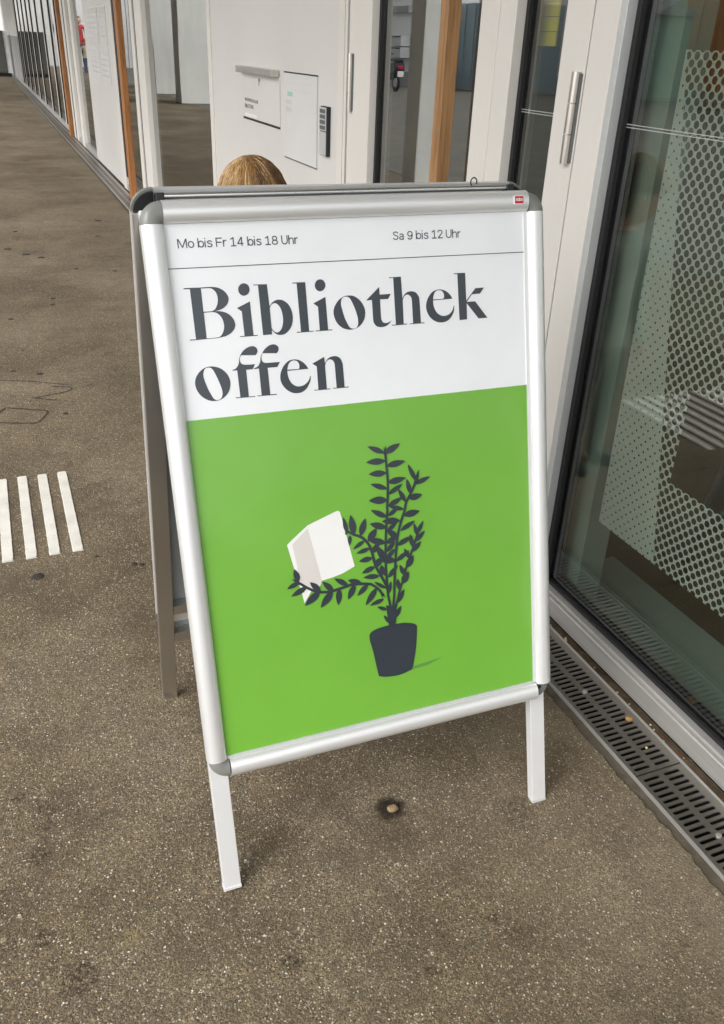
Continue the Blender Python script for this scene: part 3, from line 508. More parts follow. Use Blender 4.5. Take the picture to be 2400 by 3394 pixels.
    '3652,6699 3679,6859 3597,6736 3554,6611 3532,6572 3507,6528 3481,6483 3449,6436 3416,6386 3387,6337 3372,6293 3365,6254 3352,6209 3328,6150 3298,6082 3270,6013 3246,5945 3223,5877 3204,5810 3190,5746 3179,5684 3169,5622 3160,5566 3152,5510 3142,5432 3128,5315 3112,5176 3098,5048 3087,4935 3078,4831 3070,4756 3068,4731 3068,4735 3065,4718 3056,4663 3045,4589 3035,4516 3003,4350 2973,4173 3055,4296 3013,4314 3015,4178 3046,4336 3078,4503 3088,4577 3099,4651 3108,4706 3111,4720 3111,4720 3114,4747 3121,4822 3131,4925 3142,5038 3156,5167 3171,5306 3185,5422 3194,5499 3203,5555 3212,5611 3222,5673 3232,5734 3246,5796 3265,5862 3287,5929 3311,5995 3338,6063 3368,6131 3393,6193 3407,6241 3414,6280 3427,6317 3453,6363 3486,6411 3518,6460 3546,6506 3571,6550 3595,6594 3639,6721 3640,6844 3609,6710',
    '3604,5766 3591,5852 3547,5741 3502,5628 3477,5569 3449,5505 3420,5438 3387,5365 3352,5288 3319,5209 3289,5129 3263,5049 3238,4977 3213,4918 3191,4867 3172,4821 3160,4783 3153,4753 3145,4721 3132,4684 3117,4644 3103,4605 3092,4573 3082,4543 3071,4503 3034,4383 2996,4251 3060,4293 3025,4313 3034,4241 3071,4368 3108,4487 3119,4527 3129,4557 3140,4589 3153,4627 3168,4667 3181,4706 3190,4739 3197,4769 3208,4804 3226,4848 3249,4900 3274,4960 3299,5033 3326,5113 3355,5192 3387,5269 3422,5346 3455,5419 3485,5487 3512,5551 3538,5611 3584,5725 3626,5833 3567,5781',
    '2357,5958 2332,6005 2383,5960 2456,5908 2504,5888 2546,5867 2584,5841 2618,5808 2649,5770 2676,5728 2697,5682 2713,5632 2726,5582 2736,5537 2743,5492 2751,5444 2761,5396 2773,5345 2791,5288 2821,5222 2856,5153 2888,5084 2939,4970 2985,4861 2992,4909 2961,4875 3033,4864 2983,4984 2931,5099 2899,5169 2864,5238 2836,5300 2819,5353 2808,5401 2798,5448 2790,5494 2783,5540 2773,5588 2758,5640 2741,5695 2717,5747 2687,5794 2651,5838 2612,5876 2567,5906 2520,5930 2478,5946 2407,5997 2313,6048 2311,5954',
    '1467,5347 1350,5370 1447,5276 1539,5202 1578,5169 1622,5137 1666,5110 1709,5086 1752,5066 1800,5049 1854,5036 1912,5026 1966,5021 2012,5022 2054,5027 2096,5033 2144,5039 2194,5046 2244,5054 2290,5062 2334,5070 2387,5072 2468,5063 2561,5048 2637,5032 2674,5023 2690,5016 2711,5000 2746,4971 2784,4935 2818,4896 2849,4845 2879,4788 2895,4754 2931,4782 2911,4817 2858,4816 2872,4778 2895,4724 2917,4667 2938,4617 2957,4566 2975,4504 3047,4391 3114,4298 3019,4332 3016,4284 3158,4269 3089,4412 3018,4522 3004,4575 2983,4629 2962,4680 2940,4737 2917,4791 2906,4818 2871,4795 2890,4762 2940,4768 2922,4805 2891,4865 2856,4921 2817,4966 2776,5005 2738,5036 2711,5056 2684,5068 2642,5079 2565,5095 2469,5110 2384,5119 2324,5117 2277,5109 2232,5100 2182,5093 2133,5086 2085,5080 2043,5073 2005,5069 1963,5068 1913,5073 1859,5082 1808,5094 1765,5109 1726,5127 1686,5149 1645,5175 1604,5205 1565,5237 1474,5311 1395,5368 1450,5306',
    '2937,4625 3002,4595 3059,4551 3109,4541 3132,4495 3091,4264 2963,4252 2944,4490',
]
POT = '2601,4139 2625,4187 2669,4213 2725,4231 2796,4245 2880,4253 2964,4257 3047,4258 3130,4255 3203,4250 3260,4243 3306,4232 3347,4221 3384,4209 3416,4197 3442,4183 3459,4167 3469,4151 3480,4134 3469,4014 3458,3892 3442,3770 3415,3636 3383,3501 3354,3402 3337,3362 3323,3357 3294,3354 3240,3338 3170,3323 3096,3314 3013,3315 2926,3323 2854,3333 2807,3343 2774,3356 2749,3369 2733,3369 2726,3369 2716,3413 2696,3534 2672,3698 2651,3846 2626,3961 2604,4062'
POTSHADOW = '3360,3417 3646,3439 3962,3470 3642,3374 3319,3356'
BOOKW = '1334,5943 1378,5981 1698,6210 2194,6367 2232,6367 2256,6337 2436,5396 2225,5314 2039,5275 1855,5252 1830,5180 1749,5119 1673,5124 1535,4923 1493,5167 1451,5347'
BOOKG = '1420,5937 1689,6160 1855,5252 1830,5180 1730,5122 1602,5166 1503,5279 1469,5567'

# ------------------------------------------------------------------ ground
def asphalt():
    mt, nt, bs, out = new_mat('asphalt')
    v = coords(nt)
    # broad tone
    n1 = noise_n(nt, v, 1.1, 6, 0.6)
    base = ramp(nt, n1, [(0.36, (0.094, 0.070, 0.041)), (0.50, (0.138, 0.106, 0.068)), (0.66, (0.188, 0.152, 0.106))])
    n1b = noise_n(nt, v, 7.0, 6, 0.7)
    base = mixc(nt, 0.85, base, ramp(nt, n1b, [(0.28, (0.66, 0.65, 0.63)), (0.5, (0.98, 0.98, 0.98)), (0.74, (1.26, 1.25, 1.22))]), 'MULTIPLY')
    # fine aggregate: each grain its own tone
    vd = nt.nodes.new('ShaderNodeVectorMath'); vd.operation = 'ADD'
    nv = nt.nodes.new('ShaderNodeTexNoise'); nv.inputs['Scale'].default_value = 190; nv.inputs['Detail'].default_value = 3.0
    nt.links.new(v, nv.inputs['Vector'])
    sc = nt.nodes.new('ShaderNodeVectorMath'); sc.operation = 'SCALE'; sc.inputs['Scale'].default_value = 0.0050
    nt.links.new(nv.outputs['Color'], sc.inputs[0])
    nt.links.new(v, vd.inputs[0]); nt.links.new(sc.outputs[0], vd.inputs[1])
    hsum = None

    def grains(scale, stops, blend='MULTIPLY', fac=1.0, col=None):
        nonlocal base
        vo = nt.nodes.new('ShaderNodeTexVoronoi'); vo.inputs['Scale'].default_value = scale
        nt.links.new(vd.outputs[0], vo.inputs['Vector'])
        sep = nt.nodes.new('ShaderNodeSeparateColor'); nt.links.new(vo.outputs['Color'], sep.inputs[0])
        if col is None:
            base = mixc(nt, fac, base, ramp(nt, sep.outputs[0], stops), blend)
        else:
            lim = math_n(nt, 'ADD', math_n(nt, 'MULTIPLY', sep.outputs[2], 0.34), 0.13)
            near = math_n(nt, 'LESS_THAN', vo.outputs['Distance'], lim)
            f = math_n(nt, 'MULTIPLY', math_n(nt, 'MULTIPLY', ramp(nt, sep.outputs[1], stops), near), math_n(nt, 'ADD', math_n(nt, 'MULTIPLY', sep.outputs[0], 0.75), 0.25))
            base = mixc(nt, math_n(nt, 'MULTIPLY', f, fac), base, col)
        return vo.outputs['Distance']
    d1 = grains(420, [(0.0, (0.30, 0.30, 0.31)), (0.30, (0.68, 0.68, 0.69)), (0.6, (1.0, 1.0, 1.0)), (0.88, (1.35, 1.33, 1.28)), (1.0, (2.1, 2.05, 1.9))], fac=0.8)
    grains(800, [(0.0, (0.55, 0.55, 0.56)), (0.5, (1.0, 1.0, 1.0)), (1.0, (1.45, 1.43, 1.38))], fac=0.7)
    d2 = grains(190, [(0.0, (0, 0, 0)), (0.885, (0, 0, 0)), (0.93, (1, 1, 1))], fac=0.75, col=(0.46, 0.40, 0.31))
    grains(300, [(0.0, (0, 0, 0)), (0.78, (0, 0, 0)), (0.90, (1, 1, 1))], fac=0.9, col=(0.66, 0.62, 0.54))
    grains(165, [(0.0, (0, 0, 0)), (0.955, (0, 0, 0)), (0.97, (1, 1, 1))], fac=0.95, col=(0.78, 0.73, 0.64))
    grains(300, [(0.0, (1, 1, 1)), (0.05, (1, 1, 1)), (0.09, (0, 0, 0))], fac=0.8, col=(0.028, 0.020, 0.014))
    grains(85, [(0.0, (0, 0, 0)), (0.96, (0, 0, 0)), (0.98, (1, 1, 1))], fac=0.55, col=(0.40, 0.31, 0.22))
    # ground colour mixed paler towards the channel
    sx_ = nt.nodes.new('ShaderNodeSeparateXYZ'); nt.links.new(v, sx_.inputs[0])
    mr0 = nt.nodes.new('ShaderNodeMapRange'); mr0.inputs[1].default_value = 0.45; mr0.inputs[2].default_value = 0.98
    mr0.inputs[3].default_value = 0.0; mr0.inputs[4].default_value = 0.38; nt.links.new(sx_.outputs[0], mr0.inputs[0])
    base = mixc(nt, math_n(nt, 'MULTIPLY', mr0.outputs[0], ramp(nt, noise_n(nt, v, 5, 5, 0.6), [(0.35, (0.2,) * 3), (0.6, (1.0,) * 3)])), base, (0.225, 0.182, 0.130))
    # worn-in dirt blotches
    n3 = noise_n(nt, v, 3.3, 9, 0.75)
    f3 = ramp(nt, n3, [(0.52, (0, 0, 0)), (0.66, (0.62, 0.62, 0.62))])
    base = mixc(nt, f3, base, (0.075, 0.056, 0.036))
    n4 = noise_n(nt, v, 18, 7, 0.75)
    f4 = ramp(nt, n4, [(0.60, (0, 0, 0)), (0.70, (0.6, 0.6, 0.6))])
    base = mixc(nt, f4, base, (0.055, 0.040, 0.026))
    # single stains, placed where they lie
    brk = noise_n(nt, v, 120, 5, 0.75)
    wob = noise_n(nt, v, 28, 4, 0.6, out=1)
    k = ramp(nt, brk, [(0.485, (0.06,) * 3), (0.525, (1.0,) * 3)])
    for (x, y, r0, s, c) in STAINS:
        vm = nt.nodes.new('ShaderNodeVectorMath'); vm.operation = 'MULTIPLY_ADD'
        nt.links.new(wob, vm.inputs[0]); vm.inputs[1].default_value = (r0 * 1.1,) * 3
        nt.links.new(v, vm.inputs[2])
        dn = nt.nodes.new('ShaderNodeVectorMath'); dn.operation = 'DISTANCE'
        nt.links.new(vm.outputs[0], dn.inputs[0]); dn.inputs[1].default_value = (x + r0 * 0.55, y + r0 * 0.55, r0 * 0.55)
        mr = nt.nodes.new('ShaderNodeMapRange'); mr.interpolation_type = 'SMOOTHSTEP'
        mr.inputs[1].default_value = r0 * 0.45; mr.inputs[2].default_value = r0 * 0.95
        mr.inputs[3].default_value = 1.0; mr.inputs[4].default_value = 0.0
        nt.links.new(dn.outputs['Value'], mr.inputs[0])
        f = math_n(nt, 'MULTIPLY', math_n(nt, 'MULTIPLY', mr.outputs[0], k), s) if s < 1.0 else mr.outputs[0]
        base = mixc(nt, f, base, c)
    base = mixc(nt, 1.0, base, (1.04, 1.05, 1.03), 'MULTIPLY')
    nt.links.new(base, bs.inputs['Base Color'])
    rr = ramp(nt, n1b, [(0.3, (0.62,) * 3), (0.7, (0.88,) * 3)])
    nt.links.new(rr, bs.inputs['Roughness'])
    bs.inputs['Specular IOR Level'].default_value = 0.35
    h = math_n(nt, 'ADD', math_n(nt, 'MULTIPLY', d1, -0.7), math_n(nt, 'MULTIPLY', d2, -0.5))
    h = math_n(nt, 'ADD', h, math_n(nt, 'MULTIPLY', noise_n(nt, v, 40, 6), 1.2))
    bump(nt, bs, h, 0.55, 0.0032)
    return mt


DK, BR = (0.030, 0.020, 0.011), (0.060, 0.042, 0.022)
STAINS = [(0.520, 1.012, 0.040, 1.0, (0.012, 0.008, 0.005)), (0.512, 0.985, 0.075, 0.6, BR), (0.615, 0.700, 0.036, 0.75, BR), (0.588, 0.745, 0.014, 0.9, DK),
          (-0.085, 1.235, 0.022, 0.8, DK), (-0.088, 1.195, 0.020, 0.75, DK), (-0.104, 1.129, 0.026, 0.85, DK), (-0.108, 0.965, 0.026, 0.85, DK),
          (-0.059, 0.875, 0.038, 0.85, DK), (0.251, 0.787, 0.026, 0.9, DK), (-0.021, 1.009, 0.035, 0.45, BR), (0.862, 0.593, 0.016, 0.7, BR),
          (-0.132, 1.281, 0.018, 0.9, DK), (0.02, 0.918, 0.02, 0.7, (0.20, 0.17, 0.07)), (0.45, 0.70, 0.016, 0.8, DK), (0.16, 1.62, 0.05, 0.6, BR),
          (0.70, 1.10, 0.09, 0.5, BR), (0.86, 1.02, 0.10, 0.45, BR), (0.74, 0.93, 0.05, 0.5, DK), (0.30, 1.00, 0.07, 0.5, BR)]
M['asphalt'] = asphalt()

EDGE_X = 0.989
me_v, me_f = [], []
ys = [-60.0, -8.0, -3.0, -1.0] + [0.0 + 0.006 * i for i in range(0, 336)] + [2.05 + 0.06 * i for i in range(0, 60)] + [6 + 1.0 * i for i in range(0, 60)] + [120.0]
for i, y in enumerate(ys):
    near = 0 <= y <= 7
    e = EDGE_X + (0.005 * noise.noise((y * 7, 0.3, 0)) + 0.004 * noise.noise((y * 37, 1.3, 0)) + 0.006 * noise.noise((y * 90, 2.3, 0)) if near else 0)
    me_v += [(-90, y, 0), (-12, y, 0), (0.80, y, 0), (e - 0.004, y, 0.0), (e + 0.001, y, -0.004), (e + 0.002, y, -0.03)]
for i in range(len(ys) - 1):
    for k in range(5):
        a = i * 6 + k
        me_f.append((a, a + 1, a + 7, a + 6))
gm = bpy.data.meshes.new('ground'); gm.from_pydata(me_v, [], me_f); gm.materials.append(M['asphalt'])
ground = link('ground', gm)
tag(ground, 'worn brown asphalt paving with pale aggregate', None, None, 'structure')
M['yard'] = simple('yard_asphalt', (0.125, 0.115, 0.095), 0.7, 0, 0.3, 2.0, bumps=(90, 0.4, 0.004))
tag(box('yard', M['yard'], -70, -1.93, -59, 70, -0.02, 0.005), 'dark asphalt yard beyond the walkway', None, None, 'structure')


def flat_ribbon(pts, w, z=0.0012):
    """thin painted or rubbed line on the ground, with an uneven width"""
    P = [Vector((x, y, 0)) for x, y in pts]
    Q = []
    for i in range(len(P) - 1):
        n = max(3, int((P[i + 1] - P[i]).length / 0.012))
        Q += [P[i].lerp(P[i + 1], k / n) for k in range(n)]
    Q.append(P[-1])
    Q = [q + Vector((0.002 * noise.noise(q * 40), 0.003 * noise.noise(q * 33 + Vector((5, 0, 0))), 0)) for q in Q]
    v, f = [], []
    for i, q in enumerate(Q):
        d = (Q[min(i + 1, len(Q) - 1)] - Q[max(0, i - 1)]).normalized(); nn = Vector((-d.y, d.x, 0))
        h = w * (0.5 + 0.28 * noise.noise(q * 60))
        v += [q + nn * h + Vector((0, 0, z)), q - nn * h + Vector((0, 0, z))]
    for i in range(len(Q) - 1): f.append((2 * i, 2 * i + 1, 2 * i + 3, 2 * i + 2))
    return v, f


for nm, pts, w in (('chalk_outline', [(-0.115, 3.25), (-0.108, 3.272), (-0.088, 3.31), (0.058, 3.238), (0.061, 3.214), (0.024, 3.131), (0.002, 3.123), (-0.111, 3.163)], 0.0075),
                   ('scuff_line', [(-0.098, 3.625), (-0.006, 3.594), (0.181, 3.488)], 0.0058),
                   ('scuff_line', [(0.101, 3.493), (0.162, 3.475), (0.171, 3.447), (0.14, 3.417), (0.019, 3.384), (0.104, 3.335)], 0.007),
                   ('scuff_line', [(0.394, 3.873), (0.356, 3.87), (0.353, 3.844), (0.361, 3.825), (0.387, 3.818)], 0.005),
                   ('scuff_line', [(0.227, 3.464), (0.252, 3.478)], 0.005)):
    v, f = flat_ribbon(pts, w)
    MB().add(v, f).build(nm, M['mark'], ground)

GUM = [(0.092, 6.795, 0.018), (0.021, 6.205, 0.026), (0.128, 6.014, 0.028), (0.213, 5.906, 0.025), (0.391, 5.542, 0.015), (0.205, 4.878, 0.015), (0.194, 4.755, 0.014),
       (-0.022, 4.526, 0.015), (0.06, 3.667, 0.0170), (-0.043, 3.731, 0.012), (0.122, 3.187, 0.012), (-0.049, 2.055, 0.018), (0.711, 7.118, 0.03),
       (0.632, 6.513, 0.016), (0.609, 5.436, 0.015), (0.008, 3.998, 0.007), (0.109, 2.107, 0.006), (0.2, 2.035, 0.010), (0.219, 2.026, 0.009)]
for gi, (x, y, r0) in enumerate(GUM):
    n = 14
    vs_ = [(x, y, 0.0022)]
    for k in range(n):
        a = 2 * math.pi * k / n
        rr = r0 * (1 + 0.22 * noise.noise((math.cos(a) + gi * 3, math.sin(a), 0)))
        vs_.append((x + rr * 0.82 * math.cos(a), y + rr * 0.82 * math.sin(a), 0.0018))
    for k in range(n):
        a = 2 * math.pi * k / n
        rr = r0 * (1 + 0.22 * noise.noise((math.cos(a) + gi * 3, math.sin(a), 0)))
        vs_.append((x + rr * math.cos(a), y + rr * math.sin(a), -0.0005))
    fs = [(0, 1 + k, 1 + (k + 1) % n) for k in range(n)] + [(1 + k, 1 + n + k, 1 + n + (k + 1) % n, 1 + (k + 1) % n) for k in range(n)]
    MB().add(vs_, fs).build('gum_spot', M['gum'], ground, smooth='all')

# strips between asphalt, channel and facade
box('joint_strip', M['joint'], 0.975, 1.0135, -2, 45, -0.03, -0.007, ground)
gap = box('debris_strip', M['dirt'], 1.1375, 1.165, -2, 45, -0.03, -0.008, ground)

# ------------------------------------------------------------------ drain channel
drain = thing('drain_channel', 'long slotted stainless steel drain channel along the foot of the glass facade', 'drain', (1.076, 1.0, 0))
MB().box(1.0135, 1.0165, -2, 45, -0.12, 0.0015).build('rim', M['base'], drain)
MB().box(1.1335, 1.1372, -2, 45, -0.12, 0.0015).build('rim', M['base'], drain)
tr = MB().box(1.0165, 1.1335, -2, 45, -0.14, -0.12)
tr.box(1.0165, 1.018, -2, 45, -0.12, -0.012); tr.box(1.132, 1.1335, -2, 45, -0.12, -0.012)
tr.build('trough', M['dark'], drain)


def grate_mesh():
    """one half-metre grate: two rows of round-ended slots cut through the plate"""
    L, pitch, n = 0.4965, 0.01468, 33
    x0, x1 = -0.0585, 0.0585
    zt, zb = 0.0, -0.003
    b = MB()
    ys_ = [-(n * pitch) / 2 + i * pitch for i in range(n + 1)]

    def quad(xa, xb, ya, yb):
        if xb - xa > 1e-6 and yb - ya > 1e-6:
            b.add([(xa, ya, zt), (xb, ya, zt), (xb, yb, zt), (xa, yb, zt)], [(0, 1, 2, 3)])
    quad(x0, x1, -L / 2, ys_[0]); quad(x0, x1, ys_[-1], L / 2)
    rows = [(-0.0475, -0.0085), (0.0030, 0.0420)]
    cx = [x0, -0.0495, -0.0065, 0.001, 0.044, x1]
    quad(cx[0], cx[1], ys_[0], ys_[-1]); quad(cx[2], cx[3], ys_[0], ys_[-1]); quad(cx[4], cx[5], ys_[0], ys_[-1])
    hw = 0.0037
    for (sa, sb), (ca, cb) in zip(rows, ((cx[1], cx[2]), (cx[3], cx[4]))):
        for i in range(n):
            ya, yb = ys_[i], ys_[i + 1]; yc = (ya + yb) / 2
            if i % 11 == 5 and False: continue
            hole = []
            for t in range(5): a = math.pi / 2 - math.pi * t / 4; hole.append((sb - hw + hw * math.cos(a), yc + hw * math.sin(a)))
            for t in range(5): a = -math.pi / 2 - math.pi * t / 4; hole.append((sa + hw + hw * math.cos(a), yc + hw * math.sin(a)))
            # right half / left half of the plate round the hole, then the wall of the hole
            H = [(p[0], p[1], zt) for p in hole]; G = [(p[0], p[1], zb) for p in hole]
            o = [(cb, yb, zt), (cb, yc, zt), (cb, ya, zt), (ca, ya, zt), (ca, yc, zt), (ca, yb, zt)]
            vs_ = H + G + o            # 0-9 top, 10-19 bottom, 20-25 outer
            fs = [(20, 1, 0), (20, 21, 2, 1), (21, 22, 3, 2), (22, 4, 3), (22, 23, 5, 4), (23, 6, 5), (23, 24, 7, 6), (24, 25, 8, 7), (25, 9, 8), (25, 20, 0, 9)]
            fs += [(k, (k + 1) % 10, 10 + (k + 1) % 10, 10 + k) for k in range(10)]
            b.add(vs_, fs)
    b.add([(x0, -L / 2, zt), (x1, -L / 2, zt), (x1, L / 2, zt), (x0, L / 2, zt), (x0, -L / 2, zb - 0.012), (x1, -L / 2, zb - 0.012), (x1, L / 2, zb - 0.012), (x0, L / 2, zb - 0.012)],
          [(0, 1, 5, 4), (1, 2, 6, 5), (2, 3, 7, 6), (3, 0, 4, 7)])
    me = bpy.data.meshes.new('grate')
    me.from_pydata([tuple(p) for p in b.v], [], b.f)
    bm = bmesh.new(); bm.from_mesh(me); bmesh.ops.remove_doubles(bm, verts=bm.verts, dist=1e-6); bmesh.ops.recalc_face_normals(bm, faces=bm.faces); bm.to_mesh(me); bm.free()
    me.materials.append(M['steel'])
    return me


gme = grate_mesh()
for k in range(-4, 72):
    g = link('grate', gme, drain)
    yc = 0.670 + 0.5 * k + (0.0 if k < 1 else 0.0)
    g.location = (1.075 - 1.076 + random.uniform(-0.0006, 0.0006), yc - 1.0, -0.0015 + random.uniform(-0.0006, 0.0004))
for y in (0.745, 1.172, 1.745):
    MB().tube([(1.073, y, -0.004), (1.073, y, 0.0006)], 0.0055, 14).build('screw', M['base'], drain, smooth=True)

# ------------------------------------------------------------------ library building
XF, XB, ZT = 1.157, 1.225, 3.05
lib = thing('library_building', 'long library front of pale frames, tall panes and white panels beside the walkway', 'building', (1.3, 8, 0))


def gasket(y0, y1, parent, z0=0.0, z1=ZT, x=1.1995):
    return box('gasket', M['black'], x, 1.214, y0, y1, z0, z1, parent)


def pane(y0, y1, parent, z0=0.052, z1=ZT, name='pane'):
    return box(name, M['glass' if y1 < 2.0 else 'glass_bright'], 1.1920, 1.1985, y0, y1, z0, z1, parent)


def post(y0, y1, parent=lib, name='mullion', x0=XF, x1=XB, mat='frame', bev=0.0015):
    return box(name, M[mat], x0, x1, y0, y1, 0.0 if parent is lib else 0.012, ZT, parent, bevel=bev)


def base_rail(y0, y1, parent, name='bottom_rail'):
    prof = [(0, 0.004), (0.0, 0.049), (0.0025, 0.0515), (0.012, 0.0525), (0.013, 0.058), (0.033, 0.060), (0.034, 0.004)]
    o = MB().sweep(prof, [((XF, y0, 0), (1, 0, 0), (0, 0, 1)), ((XF, y1, 0), (1, 0, 0), (0, 0, 1))]).build(name, M['base'], parent)
    box('gasket', M['black'], 1.1995, 1.214, y0, y1, 0.004, 0.083, parent)
    return o


# right-hand door leaf with the perforated film
door_r = thing('glass_door', 'wide glass door leaf with perforated white film, nearest on the right', 'door', (1.18, 1.0, 0))
DR0, DR1 = 0.42, 1.6340
base_rail(DR0, 1.553, door_r)
MB().box(XF, 1.198, 1.553, DR1, 0.012, ZT).build('stile', M['frame'], door_r, bevel=0.0015)
MB().box(XF + 0.001, 1.198, 1.5335, 1.5525, 0.012, ZT).build('glazing_bead', M['strip'], door_r, bevel=0.001)
MB().box(XF, 1.186, DR0, DR0 + 0.08, 0.012, ZT).build('stile', M['frame'], door_r, bevel=0.0015)
box('gasket', M['black'], 1.1995, 1.215, 1.500, 1.553, 0.03, ZT, door_r)
pane(DR0 + 0.05, 1.5335, door_r)
box('seal', M['black'], 1.180, 1.1916, 1.5195, 1.5333, 0.061, ZT, door_r)
box('seal', M['black'], 1.1830, 1.1916, DR0 + 0.08, 1.5190, 0.0605, 0.0700, door_r)


def film_mat():
    mt = bpy.data.materials.new('perforated_film'); mt.use_nodes = True
    nt = mt.node_tree; nt.nodes.clear()
    out = nt.nodes.new('ShaderNodeOutputMaterial')
    g = nt.nodes.new('ShaderNodeNewGeometry')
    sp = nt.nodes.new('ShaderNodeSeparateXYZ'); nt.links.new(g.outputs['Position'], sp.inputs[0])
    py_, pz_ = 0.0225, 0.0244

    def latt(oy, oz):
        fy = math_n(nt, 'SUBTRACT', math_n(nt, 'FRACT', math_n(nt, 'ADD', math_n(nt, 'DIVIDE', math_n(nt, 'SUBTRACT', sp.outputs[1], oy), py_), 100.5)), 0.5)
        fz = math_n(nt, 'SUBTRACT', math_n(nt, 'FRACT', math_n(nt, 'ADD', math_n(nt, 'DIVIDE', math_n(nt, 'SUBTRACT', sp.outputs[2], oz), pz_), 100.5)), 0.5)
        a = math_n(nt, 'MULTIPLY', fy, py_); b = math_n(nt, 'MULTIPLY', fz, pz_)
        return math_n(nt, 'SQRT', math_n(nt, 'ADD', math_n(nt, 'MULTIPLY', a, a), math_n(nt, 'MULTIPLY', b, b)))
    d = math_n(nt, 'MINIMUM', latt(1.3665, 1.274), latt(1.3665 + py_ / 2, 1.274 - pz_ / 2))
    # diagonal line that parts the small dots from the large holes
    k = (1.381 - 1.187) / (1.218 - 0.309)
    line = math_n(nt, 'ADD', math_n(nt, 'MULTIPLY', math_n(nt, 'SUBTRACT', sp.outputs[2], 0.309), k), 1.187)
    side = math_n(nt, 'GREATER_THAN', sp.outputs[1], line)
    rad = math_n(nt, 'ADD', math_n(nt, 'MULTIPLY', side, 0.0023 - 0.0068), 0.0068)
    hole = math_n(nt, 'LESS_THAN', d, rad)
    df = nt.nodes.new('ShaderNodeBsdfDiffuse'); df.inputs[0].default_value = (0.62, 0.67, 0.63, 1)
    tl = nt.nodes.new('ShaderNodeBsdfTranslucent'); tl.inputs[0].default_value = (0.70, 0.74, 0.71, 1)
    mx0 = nt.nodes.new('ShaderNodeMixShader'); mx0.inputs[0].default_value = 0.35
    nt.links.new(df.outputs[0], mx0.inputs[1]); nt.links.new(tl.outputs[0], mx0.inputs[2])
    tr_ = nt.nodes.new('ShaderNodeBsdfTransparent')
    mx = nt.nodes.new('ShaderNodeMixShader')
    nt.links.new(hole, mx.inputs[0]); nt.links.new(mx0.outputs[0], mx.inputs[1]); nt.links.new(tr_.outputs[0], mx.inputs[2])
    nt.links.new(mx.outputs[0], out.inputs[0])
    return mt


M['film'] = film_mat()
fx = 1.1995
fl = MB()
YL, YR, ZB_, ZT_ = 1.398, DR0 + 0.09, 0.309, 1.283
fl.add([(fx, 1.383, ZB_), (fx, 1.195, ZB_), (fx, 1.195, 1.283), (fx, YL, 1.283)], [(0, 1, 2, 3)])
fl.add([(fx, 1.195, ZB_), (fx, YR, ZB_), (fx, YR, 0.502), (fx, 1.195, 0.502)], [(0, 1, 2, 3)])
fl.add([(fx, 1.195, 0.704), (fx, YR, 0.704), (fx, YR, 1.283), (fx, 1.195, 1.283)], [(0, 1, 2, 3)])
fo = fl.build('perforated_film', M['film'], door_r, recalc=False)
fo['label'] = 'white perforated film with round holes'


def hinge(y, z0, z1, parent):
    n3 = (z1 - z0) / 3
    for k in range(3):
        MB().tube([(XF - 0.008, y, z0 + k * n3 + 0.001), (XF - 0.008, y, z0 + (k + 1) * n3 - 0.001)], 0.0095, 14).build('hinge_knuckle', M['hinge'], parent, smooth=True)
    MB().box(XF - 0.004, XF + 0.001, y - 0.013, y - 0.004, z0 + 0.004, z1 - 0.004).build('hinge_leaf', M['dark_plastic'], parent)


def safety_line(y0, y1, parent):
    for z in (1.1445, 1.1500):
        box('safety_line', M['strip'], 1.1912, 1.1918, y0, y1, z - 0.0007, z + 0.0007, parent)


box('seal', M['black'], 1.182, 1.1916, 1.919, 1.9322, 0.0, ZT, lib)
box('seal', M['black'], 1.182, 1.1916, 2.770, 2.7843, 0.061, ZT, None or lib)
hinge(1.655, 1.059, 1.238, door_r)
safety_line(DR0 + 0.1, 1.545, door_r)

# fixed frame and narrow side light
box('gasket', M['black'], 1.163, 1.2, 1.630, 1.642, 0.0, ZT, lib); box('gasket', M['black'], 1.163, 1.2, 2.002, 2.012, 0.0, ZT, lib)
post(1.6385, 1.733)
pane(1.7335, 1.9325, lib)
gasket(1.925, 1.947, lib); gasket(1.733, 1.737, lib)
safety_line(1.735, 1.94, lib)
post(1.933, 2.0065)
# door with wooden pull
door_w = thing('glass_door', 'glass door with full-height wooden pull bar behind the sign', 'door', (1.18, 2.5, 0))
post(2.0085, 2.098, door_w, 'stile', x1=1.1985)
post(2.785, 2.972, door_w, 'stile', x1=1.1985)
base_rail(2.098, 2.785, door_w)
pane(2.0985, 2.7845, door_w)
box('gasket', M['black'], 1.1995, 1.214, 2.770, 2.80, 0.02, ZT, door_w)
box('gasket', M['black'], 1.1995, 1.214, 2.085, 2.10, 0.02, ZT, door_w)
hinge(2.937, 1.070, 1.247, door_w)
MB().box(1.1185, 1.1565, 2.197, 2.240, 0.03, 2.4).build('pull_bar', M['wood'], door_w, bevel=0.002)
for z in (0.25, 2.2):
    MB().tube([(1.15, 2.2185, z), (1.199, 2.2185, z)], 0.008, 12).build('pull_bracket', M['hinge'], door_w, smooth=True)
